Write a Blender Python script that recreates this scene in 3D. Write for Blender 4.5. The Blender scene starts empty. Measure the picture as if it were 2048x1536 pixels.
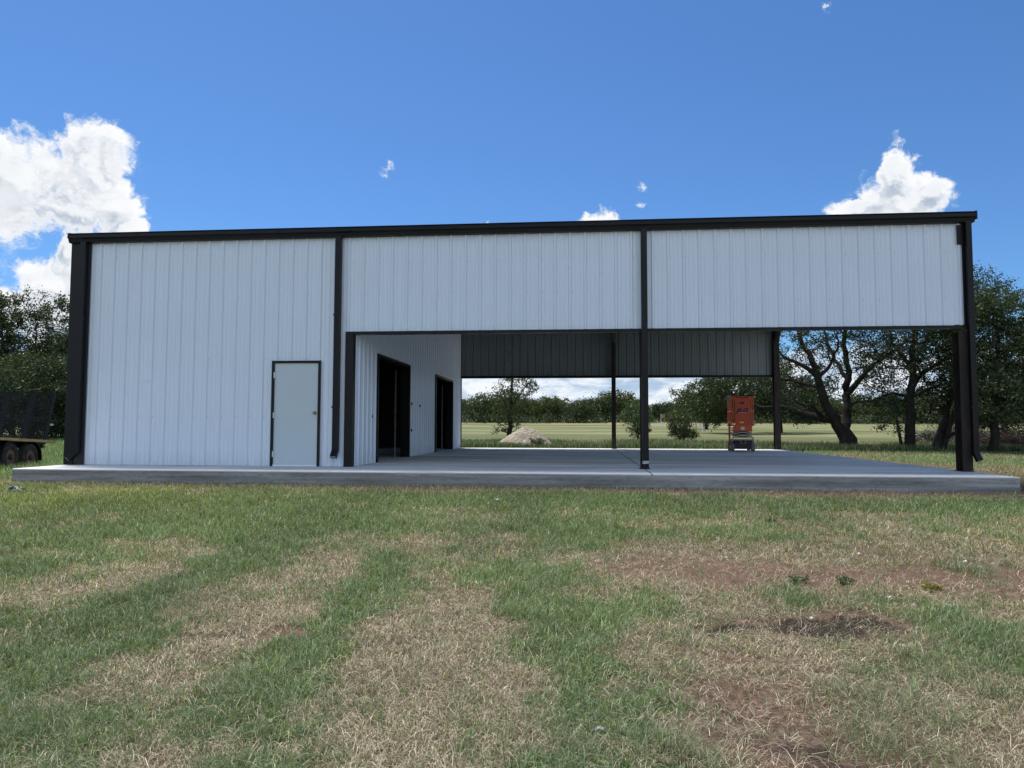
import bpy, math, random
import numpy as np
from mathutils import Vector, Matrix
C = bpy.context.scene
COL = C.collection
rnd = random.Random(7)
RN = np.random.default_rng(11)

# ------------------------------------------------------------------ camera
F, PITCH, YAW, ROLL = 1429.875, .0592, -.0948, -.0024
CAM = np.array([10.8566, -14.3073, .8325])
cam_d = bpy.data.cameras.new('camera')
cam = bpy.data.objects.new('camera', cam_d); COL.objects.link(cam)
cam_d.sensor_width = 36; cam_d.lens = F/2048*36; cam_d.clip_start = .05; cam_d.clip_end = 6000
cam.matrix_world = (Matrix.Translation(Vector(CAM)) @ Matrix.Rotation(-YAW, 4, 'Z')
                    @ Matrix.Rotation(math.pi/2+PITCH, 4, 'X') @ Matrix.Rotation(-ROLL, 4, 'Z'))
C.camera = cam
C.render.resolution_x, C.render.resolution_y = 1024, 768
C.view_settings.view_transform = 'Standard'; C.view_settings.look = 'None'
C.view_settings.exposure = EXPO = 0.60; C.view_settings.gamma = 1
C.cycles.use_denoising = True
C.cycles.max_bounces = 8; C.cycles.transparent_max_bounces = 16
C.cycles.sample_clamp_indirect = 6

def ray(px, py):
    x = (px-1024)/F; y = (768-py)/F
    c, s = math.cos(ROLL), math.sin(ROLL); r = x*c+y*s; u2 = -x*s+y*c
    c, s = math.cos(PITCH), math.sin(PITCH); fw = c-u2*s; u = s+u2*c
    c, s = math.cos(YAW), math.sin(YAW)
    return np.array([r*c+fw*s, -r*s+fw*c, u])
def dep(px, py, D): return CAM + ray(px, py)*D
FWD = np.array([math.sin(YAW), math.cos(YAW)]); RGT = np.array([math.cos(YAW), -math.sin(YAW)])
def azel(px, py):
    d = ray(px, py)
    return math.degrees(math.atan2(d[0], d[1])), math.degrees(math.atan2(d[2], math.hypot(d[0], d[1])))

# ------------------------------------------------------------------ world and sun
SUN_EL, SUN_AZ = math.radians(66), math.radians(-38)      # azimuth measured from +Y towards +X
FRONT_CLOUD, BACK_FILL_CLOUD = .68, 1.0
W = bpy.data.worlds.new('World'); C.world = W; W.use_nodes = True
class NT:
    """small helper for node expressions"""
    def __init__(s, tree): s.t = tree; s.n = tree.nodes; s.l = tree.links
    def node(s, kind, **kw):
        n = s.n.new(kind)
        for k, v in kw.items(): setattr(n, k, v)
        return n
    def put(s, sock, v):
        if isinstance(v, bpy.types.NodeSocket): s.l.new(v, sock)
        elif v is not None:
            if isinstance(v, (tuple, list)) and sock.type == 'RGBA' and len(v) == 3: v = (*v, 1)
            sock.default_value = v
    def m(s, op, a, b=None, c=None, clamp=False):
        n = s.node('ShaderNodeMath', operation=op, use_clamp=clamp)
        s.put(n.inputs[0], a)
        if b is not None: s.put(n.inputs[1], b)
        if c is not None: s.put(n.inputs[2], c)
        return n.outputs[0]
    def v(s, op, a, b=None, scale=None):
        n = s.node('ShaderNodeVectorMath', operation=op)
        s.put(n.inputs[0], a)
        if b is not None: s.put(n.inputs[1], b)
        if scale is not None: s.put(n.inputs['Scale'], scale)
        return n.outputs['Value'] if op in ('LENGTH', 'DOT_PRODUCT', 'DISTANCE') else n.outputs[0]
    def noise(s, vec, scale=1, detail=4, rough=.5, lac=2.0, dist=0, dims='3D', out=0):
        n = s.node('ShaderNodeTexNoise', noise_dimensions=dims)
        s.put(n.inputs['Vector'], vec)
        for k, v in (('Scale', scale), ('Detail', detail), ('Roughness', rough), ('Lacunarity', lac), ('Distortion', dist)): s.put(n.inputs[k], v)
        return n.outputs[out]
    def mr(s, v, a, b, c=0., d=1., smooth=False):
        n = s.node('ShaderNodeMapRange', interpolation_type='SMOOTHSTEP' if smooth else 'LINEAR')
        for i, q in enumerate((v, a, b, c, d)): s.put(n.inputs[i], q)
        return n.outputs[0]
    def mix(s, f, a, b, blend='MIX'):
        n = s.node('ShaderNodeMix', data_type='RGBA', blend_type=blend)
        s.put(n.inputs[0], f); s.put(n.inputs[6], a); s.put(n.inputs[7], b)
        return n.outputs[2]
    def xyz(s, v):
        n = s.node('ShaderNodeSeparateXYZ'); s.put(n.inputs[0], v); return n.outputs
    def comb(s, x, y, z=0.):
        n = s.node('ShaderNodeCombineXYZ')
        s.put(n.inputs[0], x); s.put(n.inputs[1], y); s.put(n.inputs[2], z); return n.outputs[0]
    def ramp(s, v, stops):
        n = s.node('ShaderNodeValToRGB'); s.put(n.inputs[0], v)
        e = n.color_ramp.elements
        e[0].position, e[0].color = stops[0][0], (*stops[0][1], 1)
        e[1].position, e[1].color = stops[-1][0], (*stops[-1][1], 1)
        for p, c in stops[1:-1]:
            q = e.new(p); q.color = (*c, 1)
        return n.outputs[0]

def build_world():
    t = W.node_tree; t.nodes.clear(); N = NT(t)
    sky = N.node('ShaderNodeTexSky', sky_type='NISHITA', sun_disc=False, sun_elevation=SUN_EL, sun_rotation=SUN_AZ,
                 altitude=300, air_density=1.0, dust_density=.35, ozone_density=3.2)
    bg = N.node('ShaderNodeBackground'); N.put(bg.inputs[1], .070)
    N.put(bg.inputs[0], N.mix(1., sky.outputs[0], (.60, .92, 1.25), 'MULTIPLY'))
    D = N.node('ShaderNodeTexCoord').outputs['Generated']
    x, y, z = N.xyz(D)
    az = N.m('MULTIPLY', N.m('ARCTAN2', x, y), 57.2958)
    el = N.m('MULTIPLY', N.m('ARCSINE', z), 57.2958)
    p0 = N.comb(az, el)
    big = [(40, 370, 130, 75), (188, 338, 62, 72), (110, 415, 100, 34), (228, 405, 38, 42), (285, 486, 62, 22), (255, 455, 30, 22), (-80, 380, 120, 85), (140, 520, 22, 50),
           (10, 600, 70, 34), (95, 575, 50, 45), (140, 650, 60, 60), (-60, 620, 90, 50), (160, 570, 40, 50),
           (1800, 400, 78, 42), (1788, 352, 24, 38), (1858, 368, 36, 24), (1712, 418, 44, 20), (1790, 475, 95, 42),
           (1202, 444, 34, 24)]
    small = [(1155, 438, 13, 10), (777, 336, 17, 16), (770, 350, 12, 9), (1283, 376, 16, 13), (1278, 410, 13, 8), (978, 452, 22, 8), (1655, 12, 13, 15), (1795, 285, 16, 24), (1790, 315, 18, 20), (1826, 318, 15, 18), (262, 395, 16, 16), (1670, 412, 12, 10)]
    def heap(p, blobs, wgt, warp, wsc):
        wn = N.noise(p, wsc, 4, .6, out=1)
        p2 = N.v('ADD', p, N.v('SCALE', N.v('SUBTRACT', wn, (.5, .5, .5)), scale=warp))
        F_ = None
        for (px, py, rx, ry) in blobs:
            a, e = azel(px, py)
            d = N.v('LENGTH', N.v('MULTIPLY', N.v('SUBTRACT', p2, (a, e, 0)), (F*.0175/rx, F*.0175/ry, 0)))
            b = N.m('MULTIPLY_ADD', d, -wgt, wgt)
            F_ = b if F_ is None else N.m('SMOOTH_MAX', F_, b, .2)
        return N.m('MINIMUM', F_, 1.2), p2
    def billow(p2, sc, rough):
        vo = N.node('ShaderNodeTexVoronoi', feature='F1', normalize=True)
        N.put(vo.inputs['Vector'], p2); N.put(vo.inputs['Scale'], sc); N.put(vo.inputs['Detail'], 4.); N.put(vo.inputs['Roughness'], rough); N.put(vo.inputs['Lacunarity'], 2.2)
        return N.m('SUBTRACT', .5, vo.outputs[0])
    def field(p):
        F_, p2 = heap(p, big, 1.25, 3.2, .30)
        fb = N.noise(p2, .6, 11, .65)
        return N.m('ADD', F_, N.m('ADD', N.m('MULTIPLY', N.m('SUBTRACT', fb, .5), 1.9), N.m('MULTIPLY', billow(p2, .42, .62), 1.15)))
    h = field(p0); ho = field(N.v('ADD', p0, (.30, .75, 0.)))
    dens = N.mr(h, -.06, .50, smooth=True)
    Fs, ps = heap(p0, small, 1.0, 1.2, 1.2)
    hs = N.m('ADD', Fs, N.m('MULTIPLY', N.m('SUBTRACT', N.noise(ps, 2.2, 8, .68), .53), 3.4))
    dens = N.m('MAXIMUM', dens, N.m('MULTIPLY', N.mr(hs, .1, 1.2, smooth=True), .85))
    # sun from above: a bulge is bright where the heap thins out towards the sun, grey where it thickens
    lit = N.mr(N.m('SUBTRACT', h, ho), -.15, .45, smooth=True)
    thick = N.mr(h, .15, 1.0, smooth=True)
    soft = N.mr(N.noise(p0, .28, 6, .6), .36, .62, smooth=True)
    shade = N.m('MULTIPLY', thick, N.m('MULTIPLY_ADD', soft, .65, .35))
    shade = N.m('MULTIPLY', shade, N.m('MULTIPLY_ADD', lit, -.75, 1.))
    ccol = N.mix(shade, (.98, .99, 1.0), (.42, .50, .62))
    # low cloud bank all round, and unseen bright cumulus added behind the camera to light the wall
    pl = N.v('MULTIPLY', D, (1., 1., 2.4))
    nb = N.noise(N.v('SCALE', pl, scale=7.), 1., 9, .60, dist=.5)
    bank = N.m('SUBTRACT', N.m('ADD', nb, N.mr(el, 1., 10., .30, -.42)), .42)
    bd = N.mr(bank, -.04, .12, smooth=True)
    nb2 = N.noise(N.v('SCALE', N.v('MULTIPLY', D, (1., 1., 3.)), scale=14.), 1., 7, .62, dist=.4)
    bcol = N.mix(N.mr(nb2, .40, .62, smooth=True), (.90, .95, 1.0), (.42, .56, .74))
    backm = N.mr(y, .05, -.55, -.4, .06)
    nc = N.m('ADD', N.noise(N.v('MULTIPLY', D, (2.6, 2.6, 4.)), 1., 8, .55), backm)
    cd = N.m('MULTIPLY', N.mr(nc, .50, .60, smooth=True), N.mr(el, 2., 8.))
    cb = N.node('ShaderNodeBackground'); N.put(cb.inputs[1], N.mr(y, 0., -.5, FRONT_CLOUD, BACK_FILL_CLOUD)); N.put(cb.inputs[0], N.mix(dens, bcol, ccol))
    dtot = N.m('MAXIMUM', dens, N.m('MAXIMUM', bd, cd))
    ms = N.node('ShaderNodeMixShader')
    N.put(ms.inputs[0], dtot); t.links.new(bg.outputs[0], ms.inputs[1]); t.links.new(cb.outputs[0], ms.inputs[2])
    o = N.node('ShaderNodeOutputWorld'); t.links.new(ms.outputs[0], o.inputs[0])
    W.cycles.sampling_method = 'MANUAL'; W.cycles.sample_map_resolution = 1024
build_world()

sl = bpy.data.lights.new('sun', 'SUN'); sl.energy = 4.2; sl.angle = math.radians(26); sl.color = (1, .95, .87)
sun = bpy.data.objects.new('sun', sl); COL.objects.link(sun)
sd = Vector((math.sin(SUN_AZ)*math.cos(SUN_EL), math.cos(SUN_AZ)*math.cos(SUN_EL), math.sin(SUN_EL)))
sun.rotation_euler = sd.to_track_quat('Z', 'Y').to_euler(); sun.location = sd*60

# ------------------------------------------------------------------ materials
def mat(name, col, rough=.6, metal=0., spec=.5, fn=None):
    m = bpy.data.materials.new(name); m.use_nodes = True
    N = NT(m.node_tree); b = N.n['Principled BSDF']
    b.inputs['Base Color'].default_value = (*col, 1); b.inputs['Roughness'].default_value = rough
    b.inputs['Metallic'].default_value = metal; b.inputs['Specular IOR Level'].default_value = spec
    if fn: fn(N, b)
    return m
def pos(N): return N.node('ShaderNodeNewGeometry').outputs['Position']
def bump(N, b, h, strength, dist=.01):
    n = N.node('ShaderNodeBump'); N.put(n.inputs['Strength'], strength); N.put(n.inputs['Distance'], dist); N.put(n.inputs['Height'], h)
    N.put(b.inputs['Normal'], n.outputs[0])

def f_panel(base):
    def f(N, b):
        P = pos(N)
        x, y, z = N.xyz(P)
        n1 = N.noise(N.v('MULTIPLY', P, (9., 9., .35)), 1., 5, .6)
        n2 = N.noise(P, .9, 4, .6)
        n3 = N.noise(N.v('MULTIPLY', P, (40., 40., 2.)), 1., 3, .6)
        c = N.mix(N.mr(n1, .35, .75, 0., .14), base, tuple(q*.84 for q in base))
        c = N.mix(N.mr(n2, .4, .8, 0., .18), c, tuple(q*.86 for q in base))
        low = N.m('MULTIPLY', N.mr(z, .35, .0, 0., .5), N.mr(n3, .35, .7))
        c = N.mix(low, c, (.42, .37, .31))
        N.put(b.inputs['Base Color'], c)
        N.put(b.inputs['Roughness'], N.mr(n2, .3, .7, .26, .42))
        w = N.noise(N.v('MULTIPLY', P, (3.3, 3.3, 1.1)), 1., 3, .5)
        bump(N, b, w, .9, .02)
    return f
M = {}
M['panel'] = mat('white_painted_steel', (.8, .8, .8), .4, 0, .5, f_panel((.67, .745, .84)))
M['panel_inside'] = mat('panel_backer_coat', (.5, .5, .5), .42, 0, .5, f_panel((.19, .225, .225)))
def f_black(N, b):
    P = pos(N); n = N.noise(P, 1.7, 6, .65)
    N.put(b.inputs['Base Color'], N.ramp(n, [(.3, (.005, .0055, .006)), (.6, (.008, .0085, .0095)), (.8, (.014, .014, .015))]))
    N.put(b.inputs['Roughness'], N.mr(n, .3, .7, .28, .5))
    bump(N, b, N.noise(N.v('MULTIPLY', P, (4., 4., 1.5)), 1., 2), .3, .008)
M['black'] = mat('black_trim_steel', (.02, .02, .022), .38, 0, .22, f_black)
def f_rust(N, b):
    P = pos(N); n = N.noise(N.v('MULTIPLY', P, (6., 6., 1.6)), 1., 7, .68)
    N.put(b.inputs['Base Color'], N.ramp(n, [(.3, (.007, .005, .005)), (.52, (.016, .010, .008)), (.66, (.045, .022, .013)), (.8, (.085, .042, .024))]))
    bump(N, b, N.noise(P, 40, 4), .25, .003)
M['red_iron'] = mat('red_iron_primer', (.06, .03, .02), .65, 0, .4, f_rust)
def f_conc(N, b):
    P = pos(N); x, y, z = N.xyz(P)
    st = N.noise(N.v('MULTIPLY', P, (.22, 1.5, 1.)), 1., 7, .62, dist=.5)
    bl = N.noise(P, .55, 5, .6); fn_ = N.noise(P, 14, 5, .65); gr = N.noise(P, 90, 3, .6)
    c = N.ramp(st, [(.30, (.36, .35, .32)), (.41, (.56, .55, .51)), (.52, (.76, .745, .70)), (.72, (.83, .80, .73))])
    c = N.mix(N.mr(bl, .4, .7, 0., .42), c, (.48, .48, .475))
    c = N.mix(N.mr(fn_, .55, .85, 0., .3), c, (.3, .3, .3))
    c = N.mix(N.mr(gr, .3, .8, 0., .16), c, (.55, .55, .54))
    # thin shrinkage cracks and the sawn joints
    wj = N.m('MULTIPLY', N.m('SUBTRACT', N.noise(P, 3., 4), .5), .02)
    j1 = N.m('LESS_THAN', N.m('ABSOLUTE', N.m('ADD', N.m('SUBTRACT', x, 12.12), wj)), .016)
    j2 = N.m('LESS_THAN', N.m('ABSOLUTE', N.m('ADD', N.m('SUBTRACT', y, 6.6), wj)), .014)
    c = N.mix(N.m('MULTIPLY', N.m('MAXIMUM', j1, j2), .8), c, (.06, .06, .06))
    sd_ = N.mr(z, -.015, -.03)                 # the cast side face: form stains
    s1 = N.noise(N.v('MULTIPLY', P, (.5, .5, 11.)), 1., 6, .65)
    s2 = N.noise(N.v('MULTIPLY', P, (7., 7., 22.)), 1., 5, .6)
    cs = N.ramp(s1, [(.3, (.15, .152, .142)), (.5, (.27, .27, .26)), (.68, (.42, .42, .41))])
    cs = N.mix(N.mr(s2, .5, .75, 0., .5), cs, (.09, .09, .085))
    c = N.mix(sd_, c, cs)
    N.put(b.inputs['Base Color'], c)
    N.put(b.inputs['Roughness'], N.mr(bl, .35, .7, .75, .95))
    bump(N, b, N.m('ADD', fn_, N.m('MULTIPLY', gr, .3)), .35, .006)
M['concrete'] = mat('finished_concrete', (.4, .4, .4), .8, 0, .2, f_conc)
def f_door(N, b):
    P = pos(N)
    N.put(b.inputs['Base Color'], N.mix(N.mr(N.noise(P, 1.4, 5, .6), .35, .75, 0., .35), (.51, .585, .62), (.43, .50, .53)))
    bump(N, b, N.noise(P, 60, 3), .08, .003)
M['door'] = mat('primed_steel_door', (.4, .44, .43), .5, 0, .4, f_door)
M['brass'] = mat('brass_knob', (.35, .26, .13), .3, .9)
M['steel'] = mat('galvanised_steel', (.42, .42, .42), .42, .7, fn=lambda N, b: N.put(b.inputs['Base Color'], N.ramp(N.noise(pos(N), 22, 5), [(.3, (.22, .22, .21)), (.7, (.5, .5, .5))])))
M['aluminium'] = mat('bright_trim', (.75, .77, .78), .3, .2)
M['wood'] = mat('weathered_plank', (.28, .19, .09), .75, 0, .3, lambda N, b: N.put(b.inputs['Base Color'], N.ramp(N.noise(N.v('MULTIPLY', pos(N), (3., 3., 26.)), 1, 5), [(.3, (.22, .15, .07)), (.7, (.5, .36, .17))])))
def f_rub(N, b):
    n = N.noise(pos(N), 9, 5); N.put(b.inputs['Base Color'], N.ramp(n, [(.35, (.016, .016, .016)), (.7, (.05, .047, .042))]))
M['rubber'] = mat('tyre_rubber', (.03, .03, .03), .85, 0, .2, f_rub)
M['grey_rubber'] = mat('non_marking_rubber', (.16, .17, .175), .75, 0, .2)
def f_paint(a, c2):
    def f(N, b):
        n = N.noise(pos(N), 5, 6, .65)
        N.put(b.inputs['Base Color'], N.ramp(n, [(.35, a), (.62, a), (.78, c2)]))
        N.put(b.inputs['Roughness'], N.mr(n, .3, .7, .35, .6))
    return f
M['orange'] = mat('orange_paint', (.6, .1, .03), .45, 0, .5, f_paint((.62, .085, .018), (.42, .055, .014)))
M['orange_dark'] = mat('orange_panel', (.5, .08, .02), .5, 0, .5, f_paint((.52, .068, .014), (.36, .045, .012)))
M['machine'] = mat('machine_black', (.015, .015, .02), .5, 0, .4, f_paint((.015, .016, .02), (.04, .04, .045)))
M['cream'] = mat('worn_cream_paint', (.45, .42, .30), .55, 0, .4, f_paint((.34, .31, .21), (.14, .12, .08)))
M['navy'] = mat('navy_lettering', (.012, .014, .07), .5)
M['yellow'] = mat('yellow_decal', (.75, .55, .08), .5)
M['decal'] = mat('white_decal', (.6, .6, .58), .5)
M['red'] = mat('faded_red_hub', (.22, .05, .035), .6, fn=f_paint((.11, .035, .026), (.05, .028, .022)))
M['gate'] = mat('trailer_black_paint', (.02, .02, .022), .6, 0, .15, fn=f_paint((.007, .007, .008), (.02, .017, .015)))
def f_bark(N, b):
    P = pos(N); n = N.noise(N.v('MULTIPLY', P, (7., 7., 2.2)), 1., 7, .68, dist=.7)
    N.put(b.inputs['Base Color'], N.ramp(n, [(.3, (.012, .010, .009)), (.5, (.028, .024, .020)), (.7, (.06, .052, .045))]))
    bump(N, b, n, 1., .05)
M['bark'] = mat('oak_bark', (.06, .05, .04), .9, 0, .2, f_bark)
def leaf_mat(name, tr=.35):
    m = bpy.data.materials.new(name); m.use_nodes = True; N = NT(m.node_tree); N.n.clear()
    a = N.node('ShaderNodeAttribute', attribute_name='tint').outputs[0]
    d = N.node('ShaderNodeBsdfDiffuse'); N.put(d.inputs[0], a)
    g = N.node('ShaderNodeBsdfGlossy'); N.put(g.inputs['Roughness'], .45); N.put(g.inputs[0], (.5, .5, .5))
    tl = N.node('ShaderNodeBsdfTranslucent'); N.put(tl.inputs[0], N.mix(1., a, (1.3, 1.25, .6), 'MULTIPLY'))
    m1 = N.node('ShaderNodeMixShader'); N.put(m1.inputs[0], tr); N.l.new(d.outputs[0], m1.inputs[1]); N.l.new(tl.outputs[0], m1.inputs[2])
    m2 = N.node('ShaderNodeMixShader'); N.put(m2.inputs[0], .05); N.l.new(m1.outputs[0], m2.inputs[1]); N.l.new(g.outputs[0], m2.inputs[2])
    o = N.node('ShaderNodeOutputMaterial'); N.l.new(m2.outputs[0], o.inputs[0])
    return m
M['leaf'] = leaf_mat('oak_leaf', .2)
M['blade'] = leaf_mat('grass_blade', .30)
def f_rock(N, b):
    P = pos(N); n = N.noise(P, 9, 8, .7); n2 = N.noise(P, 1.6, 4, .6)
    c = N.ramp(n, [(.3, (.17, .14, .10)), (.5, (.37, .32, .245)), (.72, (.55, .50, .41))])
    N.put(b.inputs['Base Color'], N.mix(N.mr(n2, .45, .7, 0., .6), c, (.26, .17, .11)))
    bump(N, b, n, 1., .06)
M['gravel'] = mat('road_base_gravel', (.3, .27, .23), .95, 0, .2, f_rock)
def f_twig(N, b):
    N.put(b.inputs['Base Color'], N.ramp(N.noise(pos(N), 3., 4), [(.3, (.05, .04, .034)), (.7, (.13, .11, .10))]))
M['twig'] = mat('dead_twig', (.09, .075, .065), .9, 0, .2, f_twig)
M['plastic'] = mat('clear_scrap', (.30, .31, .32), .3, 0, .5)
M['pale'] = mat('pale_shed_roof', (.6, .62, .64), .5)
M['white'] = mat('white_post', (.65, .65, .62), .6)

# ------------------------------------------------------------------ mesh tools
class MB:
    def __init__(s): s.v = []; s.f = []; s.mi = []
    def add(s, vs, fs, mi=0):
        o = len(s.v); s.v += [tuple(map(float, q)) for q in vs]; s.f += [tuple(i+o for i in f) for f in fs]; s.mi += [mi]*len(fs)
    def box(s, x0, x1, y0, y1, z0, z1, mi=0):
        s.add([(x0, y0, z0), (x1, y0, z0), (x1, y1, z0), (x0, y1, z0), (x0, y0, z1), (x1, y0, z1), (x1, y1, z1), (x0, y1, z1)],
              [(0, 3, 2, 1), (4, 5, 6, 7), (0, 1, 5, 4), (1, 2, 6, 5), (2, 3, 7, 6), (3, 0, 4, 7)], mi)
    def sweep(s, prof, path_a, path_b, mi=0):
        """closed profile (list of 3-vectors relative) swept from a to b"""
        n = len(prof); A = [tuple(np.add(path_a, q)) for q in prof]; B = [tuple(np.add(path_b, q)) for q in prof]
        s.add(A+B, [(i, (i+1) % n, n+(i+1) % n, n+i) for i in range(n)] + [tuple(range(n))[::-1], tuple(range(n, 2*n))], mi)
    def bar(s, a, b, w, h=None, mi=0, up=(0, 0, 1)):
        h = w if h is None else h
        a = np.array(a, float); b = np.array(b, float); d = b-a; d /= np.linalg.norm(d)
        up = np.array(up, float)
        if abs(d@up) > .95: up = np.array([1., 0, 0])
        sx = np.cross(d, up); sx /= np.linalg.norm(sx); sy = np.cross(sx, d)
        pr = [sx*w/2+sy*h/2, -sx*w/2+sy*h/2, -sx*w/2-sy*h/2, sx*w/2-sy*h/2]
        s.sweep(pr, a, b, mi)
    def tube(s, pts, rad, n=8, mi=0, caps=True):
        pts = np.array(pts, float); k = len(pts); rad = np.broadcast_to(rad, (k,))
        T = np.gradient(pts, axis=0); T /= np.linalg.norm(T, axis=1)[:, None]+1e-9
        ref = np.array([0, 0, 1.]) if abs(T[0][2]) < .9 else np.array([1., 0, 0])
        vs = []
        a = np.arange(n)*2*math.pi/n
        for i in range(k):
            u = np.cross(T[i], ref); u /= np.linalg.norm(u)+1e-9; w = np.cross(T[i], u); ref = -np.cross(T[i], u) if False else ref
            vs += list(pts[i]+rad[i]*(np.cos(a)[:, None]*u+np.sin(a)[:, None]*w))
        fs = [(i*n+j, i*n+(j+1) % n, (i+1)*n+(j+1) % n, (i+1)*n+j) for i in range(k-1) for j in range(n)]
        if caps: fs += [tuple(range(n))[::-1], tuple(range((k-1)*n, k*n))]
        s.add(vs, fs, mi)
    def lathe(s, prof, c, axis='x', n=24, mi=0, caps=True):
        """prof [(along, radius)]"""
        vs = []
        for (t_, r) in prof:
            for j in range(n):
                a = 2*math.pi*j/n; p, q = r*math.cos(a), r*math.sin(a)
                vs.append({'x': (c[0]+t_, c[1]+p, c[2]+q), 'y': (c[0]+p, c[1]+t_, c[2]+q), 'z': (c[0]+p, c[1]+q, c[2]+t_)}[axis])
        k = len(prof)
        s.add(vs, [(i*n+j, i*n+(j+1) % n, (i+1)*n+(j+1) % n, (i+1)*n+j) for i in range(k-1) for j in range(n)] + ([tuple(range(n))[::-1], tuple(range((k-1)*n, k*n))] if caps else []), mi)
    def build(s, name, mats, parent=None, bevel=0, smooth=False):
        me = bpy.data.meshes.new(name); me.from_pydata(s.v, [], s.f); me.update()
        mats = mats if isinstance(mats, (list, tuple)) else [mats]
        for m_ in mats: me.materials.append(m_)
        if any(s.mi): me.polygons.foreach_set('material_index', s.mi)
        if smooth: me.polygons.foreach_set('use_smooth', [True]*len(s.f))
        o = bpy.data.objects.new(name, me); COL.objects.link(o); o.parent = parent
        if bevel:
            b = o.modifiers.new('bevel', 'BEVEL'); b.width = bevel; b.segments = 2; b.limit_method = 'ANGLE'
        return o
def thing(name, label, cat, loc=(0, 0, 0), rz=0, group=None):
    o = bpy.data.objects.new(name, None); COL.objects.link(o); o.location = loc; o.rotation_euler = (0, 0, rz); o.empty_display_size = .2
    o['label'] = label; o['category'] = cat
    if group: o['group'] = group
    return o
def tag(o, label, cat, group=None, kind=None):
    if label: o['label'] = label
    if cat: o['category'] = cat
    if group: o['group'] = group
    if kind: o['kind'] = kind
    return o
def np_mesh(name, V, loops, starts, mats, tint=None, smooth=False, parent=None, attrs=None):
    me = bpy.data.meshes.new(name)
    me.vertices.add(len(V)); me.vertices.foreach_set('co', np.ascontiguousarray(V, np.float32).ravel())
    me.loops.add(len(loops)); me.loops.foreach_set('vertex_index', np.ascontiguousarray(loops, np.int32))
    me.polygons.add(len(starts)); me.polygons.foreach_set('loop_start', np.ascontiguousarray(starts, np.int32))
    if smooth: me.polygons.foreach_set('use_smooth', np.ones(len(starts), bool))
    me.update(calc_edges=True)
    if tint is not None:
        a = me.attributes.new('tint', 'FLOAT_COLOR', 'POINT')
        cc = np.ones((len(V), 4), np.float32); cc[:, :3] = tint; a.data.foreach_set('color', cc.ravel())
    for k, q in (attrs or {}).items():
        a = me.attributes.new(k, 'FLOAT', 'POINT'); a.data.foreach_set('value', np.ascontiguousarray(q, np.float32))
    for m_ in (mats if isinstance(mats, (list, tuple)) else [mats]): me.materials.append(m_)
    o = bpy.data.objects.new(name, me); COL.objects.link(o); o.parent = parent
    return o
# value noise in numpy, used for the lie of the land and for where grass grows
_tab = np.random.default_rng(5).random((256, 256))
def vnoise(x, y):
    xi = np.floor(x).astype(int); yi = np.floor(y).astype(int); fx = x-xi; fy = y-yi
    fx = fx*fx*(3-2*fx); fy = fy*fy*(3-2*fy)
    g = lambda a, b: _tab[a & 255, b & 255]
    return (g(xi, yi)*(1-fx)+g(xi+1, yi)*fx)*(1-fy)+(g(xi, yi+1)*(1-fx)+g(xi+1, yi+1)*fx)*fy
def fbm(x, y, o=4, r=.5):
    s_ = 0; a = 1; t_ = 0
    for i in range(o):
        s_ = s_+a*vnoise(x*2**i+17.3*i, y*2**i+9.1*i); t_ += a; a *= r
    return s_/t_
def sstep(a, b, x):
    t_ = np.clip((x-a)/(b-a), 0, 1); return t_*t_*(3-2*t_)

# ------------------------------------------------------------------ land
GB = -.235
def land(x, y):
    x = np.asarray(x, float); y = np.asarray(y, float)
    d = (x-CAM[0])*FWD[0]+(y-CAM[1])*FWD[1]
    z = np.interp(d, [-40, 0, 4, 8, 12, 18, 30, 36, 50, 100, 125, 160, 400, 900], [-1.3, -.78, -.68, -.50, -.27, GB, GB, -.18, .12, .69, 1.15, 1.95, 4., 12.])
    z = z + .05*(fbm(x*.5, y*.5, 3)-.5)*sstep(14, 9, d) + .02*(fbm(x*3, y*3, 3)-.5)
    z = z + .25*(fbm(x*.06, y*.06, 2)-.5)*sstep(40, 90, d)
    z = z - .10*sstep(17.2, 19.5, x)*sstep(14, 20, d)*sstep(50, 36, d)
    return z
def gnd(px, py):
    """point of the land seen at a pixel of the photograph"""
    r = ray(px, py); lo, hi = 1., 400.
    for _ in range(44):
        m_ = (lo+hi)/2; p = CAM+r*m_
        if p[2] > land(p[0], p[1]): lo = m_
        else: hi = m_
    return p
def at(px, D):
    """foot point on the land below the sight line px at distance D along the view axis"""
    p = dep(px, 853, D); return np.array([p[0], p[1], float(land(p[0], p[1]))])

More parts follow.
